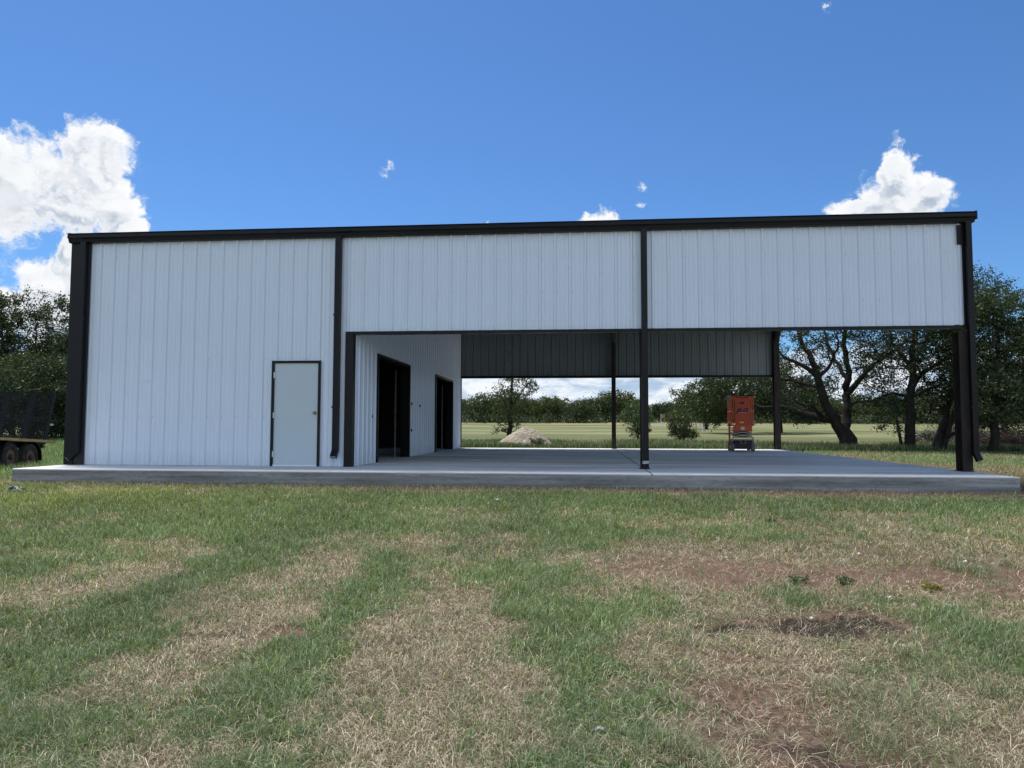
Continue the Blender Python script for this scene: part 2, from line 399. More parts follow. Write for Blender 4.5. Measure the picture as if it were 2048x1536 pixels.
def strip(x, y, pts, w):
    P = [gnd(*q)[:2] for q in pts]; best = np.full(np.shape(x), 1e9)
    for a, b in zip(P[:-1], P[1:]):
        d = b-a; L = d@d
        t_ = np.clip(((x-a[0])*d[0]+(y-a[1])*d[1])/L, 0, 1)
        best = np.minimum(best, np.hypot(x-a[0]-t_*d[0], y-a[1]-t_*d[1]))
    return np.exp(-(best/w)**2)
GREEN = [([(-200, 1430), (0, 1340), (150, 1270), (300, 1190), (450, 1120), (560, 1075), (700, 1040)], .36, 1.),
         ([(380, 1600), (520, 1400), (640, 1270), (740, 1180), (830, 1110)], .30, .95),
         ([(1060, 1120), (1045, 1200), (1130, 1320), (1150, 1420), (1120, 1600)], .26, .8),
         ([(1250, 1380), (1300, 1470), (1320, 1600)], .34, .9), ([(1290, 1180), (1330, 1260)], .28, .45),
         ([(-300, 1010), (500, 1005), (1000, 1005), (1500, 1005), (2300, 1030)], .85, .9),
         ([(-300, 1090), (0, 1080), (420, 1040)], 1.0, .75), ([(820, 1060), (1180, 1060), (1330, 1090)], .5, .55),
         ([(1850, 1225), (1930, 1270), (2048, 1330), (2300, 1420)], .28, 1.), ([(1720, 1330), (1850, 1430), (1930, 1600)], .25, .6),
         ([(1880, 1060), (2048, 1080)], .35, .4), ([(1560, 1190), (1590, 1200)], .16, .8), ([(1620, 1270), (1640, 1280)], .13, .7),
         ([(0, 1500), (120, 1470)], .3, .4), ([(640, 1480), (700, 1420)], .12, .3)]
DRY = [([(-200, 1240), (0, 1205), (250, 1165), (400, 1105)], .24, .9), ([(240, 1100), (330, 1095)], .2, .8), ([(260, 1045), (300, 1042)], .2, .5),
       ([(0, 1440), (200, 1380), (400, 1290), (560, 1210), (660, 1120), (900, 1080)], .32, .9), ([(860, 1120), (960, 1180), (900, 1300), (820, 1450), (800, 1600)], .42, .9),
       ([(1380, 1100), (1500, 1120), (1450, 1330), (1500, 1600)], .55, .9), ([(1700, 1380), (2048, 1560)], .3, .8), ([(1640, 1090), (2048, 1120)], .5, .5)]
SOIL = [([(1300, 1130), (1700, 1160), (2000, 1150)], .80, .80), ([(1400, 1300), (1650, 1450), (1500, 1600)], .6, .62), ([(1440, 1150), (1560, 1140), (1640, 1155)], .40, .8), ([(1640, 1075), (1800, 1120), (1960, 1170), (2150, 1230)], .22, .85), ([(1560, 1040), (1640, 1065)], .22, .6),
        ([(1400, 1240), (1500, 1238), (1620, 1240), (1700, 1250)], .17, 1.), ([(1420, 1330), (1640, 1420)], .38, .5), ([(1440, 1480), (1600, 1500)], .30, .5),
        ([(560, 1270), (620, 1265)], .10, .7), ([(400, 1262), (470, 1260)], .09, .5), ([(1380, 1190), (1500, 1200)], .2, .5), ([(660, 1330), (760, 1300)], .1, .4)]
DARK = [([(1400, 1248), (1480, 1242), (1560, 1240), (1700, 1252)], .12, 1.), ([(400, 1262), (470, 1260)], .07, .7), ([(1430, 1400), (1600, 1480)], .28, .5), ([(1560, 1040), (1640, 1060)], .15, .4)]
def masks(x, y):
    d = (x-CAM[0])*FWD[0]+(y-CAM[1])*FWD[1]
    wx = x+.9*(fbm(x*.9, y*.9, 3)-.5)+.4*(fbm(x*4, y*4, 3)-.5); wy = y+.8*(fbm(x*.9+40, y*.9, 3)-.5)+.4*(fbm(x*4+9, y*4, 3)-.5)
    n = fbm(x*1.3, y*1.3, 5, .6)
    g = .25+.23*sstep(13, 9, x)+(n-.5)*1.9
    for p, w, k in GREEN: g = g+k*strip(wx, wy, p, w)*.75
    for p, w, k in DRY: g = g-k*strip(wx, wy, p, w)*.50
    s_ = 0*x
    for p, w, k in SOIL: s_ = np.maximum(s_, k*strip(wx, wy, p, w))
    dk = 0*x
    for p, w, k in DARK: dk = np.maximum(dk, k*strip(wx, wy, p, w))
    edge = sstep(-2.75, -1.85, y)*sstep(19.4, 18.6, x)*sstep(-.9, -.2, x)*sstep(0, -1.3, y)   # trodden strip along the slab
    s_ = np.maximum(s_, edge*.75); g = g-edge*.9
    far = sstep(11, 16, d)
    gf = .42+(fbm(x*.35, y*.35, 4)-.5)*1.2
    left = sstep(.5, -1.5, x)*sstep(-3, 1, y)*sstep(45, 30, y)      # rank green grass left of the building
    gf = gf+left*.6
    gf = gf+.8*sstep(30.5, 33.5, d)*sstep(43, 38, d)
    band = fbm(d*.16+x*.012, x*.02, 4, .6)
    gf = np.where(d > 42, np.clip(.32+(band-.5)*1.8+.12*sstep(90, 60, d), 0, 1), gf)
    g = g*(1-far)+gf*far; s_ = s_*(1-far)
    return np.clip(g, 0, 1), np.clip(s_*(.45+1.1*fbm(x*4, y*4, 3)), 0, 1), np.clip(dk, 0, 1), left

def axis(lo, hi, step, far, grow=1.13):
    a = list(np.arange(lo, hi+1e-6, step)); st = step; q = hi
    while q < far: st *= grow; q += st; a.append(q)
    st = step; q = lo
    while q > -far: st *= grow; q -= st; a.insert(0, q)
    return np.array(a)
xs = axis(2., 20., .05, 900); ys = axis(-12., -1., .05, 900, 1.10)
X, Y = np.meshgrid(xs, ys); X = X.ravel(); Y = Y.ravel()
g_, s_, dk_, _l = masks(X, Y)
Zg = land(X, Y)-.03*dk_
nx, ny = len(xs), len(ys)
ii = (np.arange(ny-1)[:, None]*nx+np.arange(nx-1)[None]).ravel()
loops = np.stack([ii, ii+1, ii+1+nx, ii+nx], 1).ravel()
def f_ground(N, b):
    P = pos(N); g = N.node('ShaderNodeAttribute', attribute_name='green').outputs['Fac']
    s_ = N.node('ShaderNodeAttribute', attribute_name='soil').outputs['Fac']; dk = N.node('ShaderNodeAttribute', attribute_name='dark').outputs['Fac']
    x, y, z = N.xyz(P)
    fine = N.noise(N.v('MULTIPLY', P, (1., 1., 0.)), 26, 6, .7, dist=1.2); mid = N.noise(N.v('MULTIPLY', P, (1., 1., 0.)), 3.2, 5, .65)
    big = N.noise(N.v('MULTIPLY', P, (.014, .075, 0.)), 1., 10, .78)
    straw = N.ramp(fine, [(.28, (.06, .045, .030)), (.45, (.14, .108, .072)), (.62, (.25, .20, .138)), (.8, (.36, .30, .22))])
    grn = N.ramp(fine, [(.28, (.03, .045, .018)), (.5, (.075, .11, .040)), (.75, (.15, .19, .075))])
    soil = N.ramp(fine, [(.3, (.085, .052, .037)), (.55, (.185, .118, .086)), (.8, (.29, .205, .16))])
    gm = N.m('ADD', g, N.m('MULTIPLY', N.m('SUBTRACT', mid, .5), .9))
    c = N.mix(N.mr(gm, .32, .68, smooth=True), straw, grn)
    far = N.mr(y, 26., 40.)
    fs = N.ramp(N.m('ADD', N.m('MULTIPLY', big, .65), N.m('MULTIPLY', N.noise(N.v('MULTIPLY', P, (.5, .9, 0.)), 1., 8, .75), .35)), [(.38, (.075, .105, .036)), (.46, (.13, .15, .062)), (.52, (.26, .225, .125)), (.60, (.16, .16, .075)), (.68, (.24, .205, .115))])
    fg = N.ramp(mid, [(.3, (.065, .095, .032)), (.7, (.13, .155, .06))])
    cf = N.mix(N.mr(N.noise(N.v('MULTIPLY', P, (.007, .045, 0.)), 1., 7, .68), .44, .58, smooth=True), fs, fg)
    c = N.mix(far, c, cf)
    sm = N.m('ADD', s_, N.m('MULTIPLY', N.m('SUBTRACT', mid, .5), .7))
    c = N.mix(N.mr(sm, .35, .65, smooth=True), c, soil)
    c = N.mix(N.mr(N.m('ADD', dk, N.m('SUBTRACT', mid, .5)), .35, .6, 0., .85), c, (.028, .021, .018))
    N.put(b.inputs['Base Color'], c)
    bump(N, b, N.m('ADD', fine, mid), 1., .035)
M['ground'] = mat('lawn_soil', (.1, .1, .05), .95, 0, .15, f_ground)
ground = np_mesh('ground', np.stack([X, Y, Zg], 1), loops, np.arange(len(ii))*4, M['ground'], smooth=True, attrs={'green': g_, 'soil': s_, 'dark': dk_})
ground['kind'] = 'structure'

# ------------------------------------------------------------------ grass
def blades(name, x, y, L, wd, lean, ang, col, mt, z0=None, curl=.5):
    """lean: 0 upright .. 1 flat on the ground"""
    n = len(x); z = land(x, y) if z0 is None else z0
    up = np.sin((1-lean)*math.pi/2); out = np.cos((1-lean)*math.pi/2)
    dx, dy = np.cos(ang), np.sin(ang); px_, py_ = -dy, dx
    tw = RN.uniform(-.6, .6, n); px2 = px_*np.cos(tw)-py_*np.sin(tw); py2 = px_*np.sin(tw)+py_*np.cos(tw)
    B = np.stack([x, y, z-.004+.012*lean], 1)
    m1 = B+np.stack([dx*out*L*.45, dy*out*L*.45, up*L*.55+.012*lean], 1)
    bend = RN.uniform(-1, 1, n)*.22*L
    tip = B+np.stack([dx*(out+curl*.35)*L+px_*bend, dy*(out+curl*.35)*L+py_*bend, np.maximum(up*L*.9-lean*.01, .004)], 1)
    w = np.stack([px2*wd/2, py2*wd/2, np.zeros(n)], 1)
    V = np.stack([B-w, B+w, m1+w*.85, m1-w*.85, tip], 1).reshape(-1, 3)
    k = np.arange(n)*5
    lp = np.stack([k, k+1, k+2, k+3, k+3, k+2, k+4], 1).ravel()
    st = (np.arange(n)[:, None]*7+np.array([0, 4])).ravel()
    o = np_mesh(name, V, lp, st, mt, tint=np.repeat(col, 5, 0))
    o['kind'] = 'stuff'
    return o
def gcol(n, kind):
    t_ = RN.random((n, 1)); q = RN.normal(1, .30, (n, 1)).clip(.4, 1.8)
    if kind == 'green': return (np.array([.074, .142, .050])*(1-t_)+np.array([.29, .385, .19])*t_**1.5)*q
    if kind == 'olive': return (np.array([.13, .14, .05])*(1-t_)+np.array([.23, .21, .09])*t_)*q
    return (np.array([.19, .145, .10])*(1-t_)+np.array([.70, .61, .475])*t_**1.4)*q
def sample_wedge(n, d0, d1, half, p=1.0):
    """camera-side wedge of lawn: density falls as 1/d**p"""
    u = RN.random(n); e = 2-p; d = (d0**e+u*(d1**e-d0**e))**(1/e)
    l = RN.uniform(-half, half, n)*d
    return CAM[0]+FWD[0]*d+RGT[0]*l, CAM[1]+FWD[1]*d+RGT[1]*l, d
def lawn():
    n = 640000
    x, y, d = sample_wedge(n, 2.6, 13.6, .86, 1.15)
    ok = ~((y > -1.47) & (x > -.02) & (x < 18.44)); x, y, d = x[ok], y[ok], d[ok]
    g, s_, dk, _ = masks(x, y)
    u = RN.random(len(x)); clump = fbm(x*6, y*6, 3)
    keep = u < (1-.90*np.clip(s_*1.35+dk, 0, 1))*(.15+1.6*clump**1.3); x, y, d, g, s_, clump = [q[keep] for q in (x, y, d, g, s_, clump)]
    pg = .11+.84*sstep(.02, .95, g+(fbm(x*3.3, y*3.3, 3)-.5)*1.0+(fbm(x*12, y*12, 2)-.5)*.6)
    r = RN.random(len(x)); kind = np.where(r < pg*.88, 0, np.where(RN.random(len(x)) < .28*(.5+g), 1, 2))
    n = len(x); col = np.where((kind == 0)[:, None], gcol(n, 'green'), np.where((kind == 1)[:, None], gcol(n, 'olive'), gcol(n, 'straw')))
    # bluish wilted hay here and there, yellow-green to the left
    col *= (1+.55*(fbm(x*.8, y*.8, 3)-.5))[:, None]
    yl = (sstep(9, 3, x)*sstep(-7, -4, y)*fbm(x*.7, y*.7, 3))[:, None]; col = np.where((kind == 0)[:, None], col*(1-yl)+col*np.array([1.35, 1.1, .75])*yl, col)
    sc = (d/5)**.55
    L = np.where(kind == 0, RN.uniform(.04, .105, n)*(.6+.9*clump), np.where(kind == 1, RN.uniform(.04, .10, n), RN.uniform(.03, .11, n)))*np.minimum(sc, 1.3)
    wd = np.where(kind == 0, .0034, np.where(kind == 1, .0032, .0028))*sc*RN.uniform(.7, 1.4, n)
    lean = np.where(kind == 0, RN.beta(2, 2.4, n)*.85, np.where(kind == 1, RN.beta(2.2, 2, n), 1-RN.beta(1.2, 5, n)*.8)).clip(0, 1)
    lean = np.minimum(1, lean)
    ang = RN.uniform(0, 2*math.pi, n)+0
    blades('lawn_grass', x, y, L, wd, lean, ang, col, M['blade'])
    # long cut hay stems lying about
    n = 26000; x, y, d = sample_wedge(n, 2.6, 12, .86, 1.2)
    ok = ~((y > -1.47) & (x > -.02)); x, y = x[ok], y[ok]; n = len(x)
    blades('cut_hay', x, y, RN.uniform(.06, .18, n), RN.uniform(.0011, .0026, n), RN.uniform(.70, 1, n), RN.uniform(0, 6.28, n), gcol(n, 'straw')*1.25, M['blade'])
    # pale blue-green tufts of mown long grass
    cs = [gnd(q, w)[:2] for q, w in ((30, 1480), (60, 1440), (470, 1390), (400, 1210), (330, 1190), (1130, 1500), (1760, 1480), (1800, 1520), (1850, 1440), (1700, 1400), (1990, 1300), (1920, 1260), (1130, 1180), (1330, 1500))]
    xx, yy = [], []
    for c in cs:
        k = 230; xx.append(RN.normal(c[0], .15, k)); yy.append(RN.normal(c[1], .11, k))
    x = np.concatenate(xx); y = np.concatenate(yy)
    tx, ty, td = sample_wedge(420, 2.8, 12, .84, 1.1); tg = masks(tx, ty)[0]; ok = ~((ty > -1.6) & (tx > -.3)) & (RN.random(420) < .25+tg); tx, ty = tx[ok], ty[ok]
    k = RN.integers(14, 46, len(tx)); sp_ = RN.uniform(.02, .06, len(tx)).repeat(k)
    x = np.concatenate([x, tx.repeat(k)+RN.normal(0, 1, k.sum())*sp_]); y = np.concatenate([y, ty.repeat(k)+RN.normal(0, 1, k.sum())*sp_]); n = len(x)
    col = (np.array([.085, .12, .055])+RN.random((n, 1))*np.array([.13, .14, .09]))*RN.normal(1, .15, (n, 1))
    blades('long_grass', x, y, RN.uniform(.07, .22, n), RN.uniform(.0018, .0038, n), RN.uniform(.2, .92, n), RN.uniform(0, 6.28, n), col, M['blade'])
    # the same lawn carried on past both sides, coarser
    n = 150000; x, y, d = sample_wedge(n, 1.5, 15, .5, 1.0); sg = np.where(RN.random(n) < .5, 1, -1); l = sg*RN.uniform(.84, 1.7, n)*d
    x, y = CAM[0]+FWD[0]*d+RGT[0]*l, CAM[1]+FWD[1]*d+RGT[1]*l
    ok = ~((y > -1.47) & (x > -.02) & (x < 18.23)); x, y, d = x[ok], y[ok], d[ok]; n = len(x); g = masks(x, y)[0]
    isg = (RN.random(n) < .1+.84*sstep(.02, .95, g))[:, None]
    blades('outer_lawn', x, y, RN.uniform(.05, .11, n), RN.uniform(.005, .009, n), np.where(isg[:, 0], RN.beta(2, 2.4, n)*.85, 1-RN.beta(1.2, 5, n)*.8), RN.uniform(0, 6.28, n), np.where(isg, gcol(n, 'green'), gcol(n, 'straw')), M['blade'])
    # lawn beside and behind the slab, mown short, coarser with distance
    n = 300000; x, y, d = sample_wedge(n, 12.5, 44, .86, 1.25)
    ok = ~((y > -1.47) & (x > -.02) & (x < 18.44) & (y < 13.35)); x, y, d = x[ok], y[ok], d[ok]
    hid = (x < 5.8) & (d > 16) & (x > -1.2); x, y, d = x[~hid], y[~hid], d[~hid]      # the part behind the closed bay
    g, s_, dk, left = masks(x, y); n = len(x)
    r = RN.random(n)[:, None] < sstep(.3, .8, g)[:, None]
    col = np.where(r, gcol(n, 'green')*1.15, np.where(RN.random((n, 1)) < .5, gcol(n, 'olive'), gcol(n, 'straw')*.8))
    L = RN.uniform(.05, .10, n)*(1+1.6*left); 
    blades('mown_grass', x, y, L*(d/14)**.25, .006*(d/14)**.9*RN.uniform(.7, 1.3, n), RN.beta(2, 2.5, n)*.8, RN.uniform(0, 6.28, n), col, M['blade'])
    # knee-high weeds beyond the slab
    n = 90000; d = RN.uniform(33.2, 39.5, n); l = RN.uniform(-.12, .88, n)*d
    x = CAM[0]+FWD[0]*d+RGT[0]*l; y = CAM[1]+FWD[1]*d+RGT[1]*l
    k = fbm(x*.35, y*.35, 4)+.12*sstep(38, 35, d)+.1*sstep(11, 6, x); ok = RN.random(n) < sstep(.38, .62, k); x, y, k = x[ok], y[ok], k[ok]; n = len(x)
    col = np.where(RN.random((n, 1)) < .84, gcol(n, 'green')*.62, gcol(n, 'straw')*.6)
    blades('tall_weeds', x, y, RN.uniform(.12, .42, n)*(.4+k), RN.uniform(.012, .03, n), RN.beta(1.5, 4, n)*.7, RN.uniform(0, 6.28, n), col, M['blade'])
    n = 60000; d = RN.uniform(22, 46, n); l = RN.uniform(-.95, -.52, n)*d      # rank grass below the left wood
    x = CAM[0]+FWD[0]*d+RGT[0]*l; y = CAM[1]+FWD[1]*d+RGT[1]*l
    ok = x < -1.5; x, y = x[ok], y[ok]; n = len(x)
    col = np.where(RN.random((n, 1)) < .85, gcol(n, 'green')*1.1, gcol(n, 'olive'))
    blades('rank_grass', x, y, RN.uniform(.12, .34, n), RN.uniform(.010, .022, n), RN.beta(1.5, 4, n)*.8, RN.uniform(0, 6.28, n), col, M['blade'])
lawn()

# ------------------------------------------------------------------ slab
T, DP = 18.32, 13.19
sb_ = MB(); sb_.box(-.02, 18.225, -1.46, 13.32, -.75, 0)
slab = sb_.build('pavement', M['concrete'], bevel=.012); slab['kind'] = 'structure'

# ------------------------------------------------------------------ building
BLD = thing('metal_building', 'white ribbed steel building with black trim, closed at the left, two open bays', 'building', (0, 0, 0))
RIB = .3048
def profile(u0, u1, phase=0.):
    """ribbed sheet cross-section [(u, n)] with high ribs every foot and two low ones between"""
    P = [(u0, 0)]
    k = math.floor((u0-phase)/RIB)-1
    while True:
        c = phase+k*RIB
        if c-.1 > u1: break
        for (o, n) in ((-.036, 0), (-.016, .029), (.016, .029), (.036, 0), (.088, 0), (.096, .007), (.112, .007), (.120, 0), (.180, 0), (.188, .007), (.204, .007), (.212, 0)):
            q = c+o
            if u0+.003 < q < u1-.003: P.append((q, n))
        k += 1
    P.append((u1, 0)); P.sort(key=lambda t_: t_[0]); return P
def panel(mb, u0, u1, z0, z1, fr, phase=0., rows=()):
    """fr(u, n, z) -> world. outer face material 0, inner face material 1"""
    P = profile(u0, u1, phase); n = len(P); th = .003
    vs = [fr(u, h, z0) for u, h in P]+[fr(u, h, z1) for u, h in P]+[fr(u, h-th, z0) for u, h in P]+[fr(u, h-th, z1) for u, h in P]
    mb.add(vs, [(i, i+1, n+i+1, n+i) for i in range(n-1)], 0)
    o = len(mb.v)-4*n
    f2 = [(2*n+i+1, 2*n+i, 3*n+i, 3*n+i+1) for i in range(n-1)]
    mb.f += [tuple(q+o for q in f) for f in f2]; mb.mi += [1]*len(f2)
    f3 = [(i+1, i, 2*n+i, 2*n+i+1) for i in range(n-1)]+[(n+i, n+i+1, 3*n+i+1, 3*n+i) for i in range(n-1)]
    mb.f += [tuple(q+o for q in f) for f in f3]; mb.mi += [0]*len(f3)
    for z in rows:
        if not z0+.02 < z < z1-.02: continue
        k = math.floor((u0-phase)/RIB)
        while phase+k*RIB+.05 < u1:
            for off in (.052,):
                u = phase+k*RIB+off
                if u > u0+.02:
                    r = .0065
                    q = [fr(u-r, .001, z-r), fr(u+r, .001, z-r), fr(u+r, .001, z+r), fr(u-r, .001, z+r), fr(u, .006, z)]
                    mb.add(q, [(0, 1, 4), (1, 2, 4), (2, 3, 4), (3, 0, 4)], 2)
            k += 1
M['shade_black'] = mat('painted_shade_black', (.02, .02, .022), .7)  # near-black colour puts the closed bay's shade into its inner faces
PM = [M['panel'], M['panel_inside'], M['steel']]; PC = [M['panel'], M['shade_black'], M['steel']]
front = lambda u, n, z: (u, -n, z)
backw = lambda u, n, z: (u, DP+n, z)
leftw = lambda u, n, z: (-n, u, z)
part = lambda u, n, z: (6.22+n, u, z)
ROWS = (.10, 1.02, 2.22, 3.55, 4.45)
ZB = 2.78; DX0, DX1, DH = 4.50, 5.53, 2.18
mb = MB()
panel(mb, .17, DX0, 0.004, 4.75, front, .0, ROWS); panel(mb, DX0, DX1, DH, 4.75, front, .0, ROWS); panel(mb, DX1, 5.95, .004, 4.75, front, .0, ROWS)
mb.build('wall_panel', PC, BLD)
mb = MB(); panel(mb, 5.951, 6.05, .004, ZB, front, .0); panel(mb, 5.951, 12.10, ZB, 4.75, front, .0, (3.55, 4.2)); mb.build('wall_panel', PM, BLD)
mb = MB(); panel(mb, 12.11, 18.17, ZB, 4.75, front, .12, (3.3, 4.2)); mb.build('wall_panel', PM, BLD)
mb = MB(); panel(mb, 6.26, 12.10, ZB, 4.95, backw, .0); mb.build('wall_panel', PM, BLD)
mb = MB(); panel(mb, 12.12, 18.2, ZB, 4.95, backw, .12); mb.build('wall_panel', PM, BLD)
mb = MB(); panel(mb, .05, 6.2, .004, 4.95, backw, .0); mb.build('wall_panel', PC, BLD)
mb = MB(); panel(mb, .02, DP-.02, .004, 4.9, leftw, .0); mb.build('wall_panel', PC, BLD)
q = MB(); q.box(6.20, 6.275, DP-.03, DP+.05, .003, 4.9); q.build('corner_trim_and_shade', M['black'], BLD)
O1, O2, OH = (1.68, 4.71), (8.3, 11.32), 2.44
mb = MB()
for a, b, z0 in ((.12, O1[0], .004), (O1[0], O1[1], OH), (O1[1], O2[0], .004), (O2[0], O2[1], OH), (O2[1], DP-.03, .004)):
    panel(mb, a, b, z0, 4.95, part, .05)
mb.build('partition_wall', PM, BLD)
# black skin added inside the partition and the closed bay, so that no light leaks through laps
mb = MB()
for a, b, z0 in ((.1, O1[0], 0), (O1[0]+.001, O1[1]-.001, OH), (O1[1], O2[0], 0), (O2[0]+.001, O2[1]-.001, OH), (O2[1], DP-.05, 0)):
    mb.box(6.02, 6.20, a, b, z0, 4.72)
mb.build('light_stop_skin', M['black'], BLD)
mb = MB(); mb.box(.03, .06, .05, DP-.05, -.0, .2); mb.box(.061, 6.0, DP-.08, DP-.05, 0, .2); mb.box(.061, DX0-.06, .09, .12, 0, .2); mb.box(DX1+.06, 6.0, .09, .12, 0, .2); mb.build('light_stop_strip', M['shade_black'], BLD)  # strips added inside the closed bay to block light at the floor
# small dark box cut-outs on the partition
for i, (yy, zz) in enumerate(((1.28, 1.05), (5.05, 1.45), (5.05, .72), (6.05, 1.42))):
    q = MB(); q.box(6.205, 6.262, yy-.02, yy+.02, zz-.035, zz+.035); q.build('outlet_box', M['machine'], BLD, bevel=.004)
# framed openings in the partition
for (a, b), al in ((O1, 0), (O2, 1)):
    q = MB()
    q.box(6.015, 6.275, a-.05, a+.012, .002, OH+.05); q.box(6.015, 6.275, b-.012, b+.05, .002, OH+.05)
    q.box(6.015, 6.275, a+.012, b-.012, OH-.012, OH+.05)
    fr = q.build('opening_frame', M['black'], BLD)
    q = MB(); q.box(5.87, 5.90, b-.06, b-.018, .002, OH-.10); q.box(5.862, 5.908, b-.07, b-.008, .002, .05); q.build('frame_stud', M['steel'], fr)
    if al:
        q = MB(); q.sweep([(0, 0, 0), (.035, 0, 0), (.04, 0, .03), (0, 0, .03)], (6.276, a-.06, OH+.051), (6.276, b+.06, OH+.051)); q.build('drip_edge', M['aluminium'], fr)

# trim, gutter, downspouts
gx0, gx1 = -.07, 18.36
prof = [(0, -.002, 4.925), (0, -.165, 4.915), (0, -.172, 4.84), (0, -.135, 4.82), (0, -.12, 4.75), (0, -.035, 4.742), (0, -.002, 4.745)]
q = MB(); q.sweep(prof, (gx0, 0, 0), (gx1, 0, 0))
for k in range(12):      # lap joints
    xx = gx0+.02+k*1.55
    q.sweep([(0, y_*1.02-.003, z_+(.003 if z_ > 4.8 else -.002)) for (_, y_, z_) in prof], (xx, 0, 0), (xx+.03, 0, 0))
q.build('gutter', M['black'], BLD, bevel=.004)
q = MB(); q.sweep([(0, .02, 4.96), (0, -.175, 4.937), (0, -.175, 4.927), (0, .02, 4.93)], (gx0-.02, 0, 0), (gx1+.02, 0, 0))
q.build('eave_trim', M['black'], BLD)
def downspout(x0, x1, ztop, zbot, kick, fwd=.12, y0=-.045, y1=-.135):
    q = MB(); q.box(x0, x1, y1, y0, zbot, ztop)
    w = x1-x0; d = y0-y1
    c0 = np.array([(x0+x1)/2, (y0+y1)/2, zbot+.02]); c1 = c0+np.array([kick, -fwd, -.15]); dd = (c1-c0)/np.linalg.norm(c1-c0)
    q.bar(c0, c1, w*.98, d, up=(0, -1, 0)); q.bar(c1-dd*.01, c1+dd*.002, w*.84, d*.84, mi=1, up=(0, -1, 0))
    for zz in (1.2, 3.1):
        if zbot+.1 < zz < ztop: q.box(x0-.02, x1+.02, y1-.003, y1+.02, zz, zz+.03); 
    return q.build('downspout', [M['black'], M['steel']], BLD)
downspout(.235, .350, 4.76, .26, -.12, y0=-.075, y1=-.165)
q = MB(); q.box(.165, .40, -.036, -.0325, .004, 4.76); q.build('corner_trim_and_shade', M['shade_black'], BLD)  # dark strip painting the shade in the gaps beside the downspout
downspout(5.83, 5.955, 4.76, .33, .0)
q = MB(); q.box(12.07, 12.19, -.135, -.035, .17, 4.76); q.build('downspout', M['black'], BLD, bevel=.004)
q = MB(); q.box(12.072, 12.188, -.137, -.033, .11, .168); q.build('downspout_end', M['steel'], BLD)
downspout(18.19, 18.29, 4.76, .34, .035, fwd=.06)
q = MB(); q.box(-.045, .164, -.058, -.002, .004, 4.76); q.box(-.045, -.002, -.002, .2, .004, 4.76); q.build('corner_trim_and_shade', M['black'], BLD, bevel=.004)
q = MB(); q.box(18.16, 18.29, -.034, .0, 2.70, 4.76); q.box(18.29, 18.32, -.03, .22, 2.70, 4.9); q.build('corner_trim_and_shade', M['black'], BLD, bevel=.004)
q = MB(); q.box(18.06, 18.159, -.045, -.032, 4.33, 4.71); q.build('trim_offcut', M['black'], BLD)
q = MB(); q.box(6.05, 6.218, -.05, .10, .004, 2.775); q.build('jamb_trim', M['black'], BLD, bevel=.004)
q = MB(); q.box(6.22, 18.20, -.046, .09, 2.715, 2.775); q.build('header_trim', M['black'], BLD)
q = MB(); q.box(6.26, 18.2, DP-.08, DP+.045, 2.69, 2.775); q.build('header_trim', M['black'], BLD)
def ibeam(x, y, z0, z1, w=.2, dpt=.25, name='column', mt=None, fl=.014):
    q = MB(); q.box(x-w/2, x+w/2, y, y+fl, z0+.014, z1); q.box(x-w/2, x+w/2, y+dpt-fl, y+dpt, z0+.014, z1); q.box(x-.006, x+.006, y+fl, y+dpt-fl, z0+.014, z1)
    q.box(x-w/2-.02, x+w/2+.02, y-.02, y+dpt+.02, z0, z0+.013)
    for a in (-1, 1):
        for b in (.06, dpt-.06): q.lathe([(0, .014), (.045, .014)], (x+a*w*.28, y+b, z0+.013), 'z', 6)
    return q.build(name, mt or M['red_iron'], BLD)
ibeam(12.13, .01, .002, 4.68, .15)
ibeam(18.13, -.03, .002, 2.66, .18, .26); ibeam(18.09, .01, 2.778, 4.68, .17, .24)
for x_ in (12.13, 18.12): ibeam(x_, DP-.30, .002, 4.68, .15 if x_ < 15 else .2)
# wrapped inner post and rafters
for xr in (.1, 6.12, 12.13, 18.12):
    q = MB()
    for (ya, za, yb, zb) in ((.28, 4.42, DP/2, 5.02), (DP/2, 5.02, DP-.32, 4.42)):
        for (o, h) in ((0, .016), (.25, .016)):
            q.add([(xr-.08, ya, za+o), (xr+.08, ya, za+o), (xr+.08, yb, zb+o), (xr-.08, yb, zb+o), (xr-.08, ya, za+o+h), (xr+.08, ya, za+o+h), (xr+.08, yb, zb+o+h), (xr-.08, yb, zb+o+h)],
                  [(0, 3, 2, 1), (4, 5, 6, 7), (0, 1, 5, 4), (1, 2, 6, 5), (2, 3, 7, 6), (3, 0, 4, 7)])
        q.add([(xr-.006, ya, za+.016), (xr+.006, ya, za+.016), (xr+.006, yb, zb+.016), (xr-.006, yb, zb+.016), (xr-.006, ya, za+.25), (xr+.006, ya, za+.25), (xr+.006, yb, zb+.25), (xr-.006, yb, zb+.25)],
              [(0, 3, 2, 1), (4, 5, 6, 7), (0, 1, 5, 4), (1, 2, 6, 5), (2, 3, 7, 6), (3, 0, 4, 7)])
    if xr > 6.5:
        for ya in (.28, DP-.32):
            s_1 = 1 if ya < 5 else -1
            q.add([(xr-.07, ya, 4.0), (xr+.07, ya, 4.0), (xr+.07, ya+s_1*.55, 4.47), (xr-.07, ya+s_1*.55, 4.47), (xr-.07, ya, 4.42), (xr+.07, ya, 4.42)],
                  [(0, 1, 2, 3), (0, 4, 5, 1), (4, 3, 2, 5), (0, 3, 4), (1, 5, 2)])
    q.build('rafter', M['red_iron'], BLD)
for k in range(9):
    yy = .6+k*1.5
    zz = 4.70+(yy if yy < DP/2 else DP-yy)*.0915
    q = MB(); q.box(.05, 18.3, yy-.03, yy+.03, zz, zz+.18); q.build('purlin', M['red_iron'], BLD)
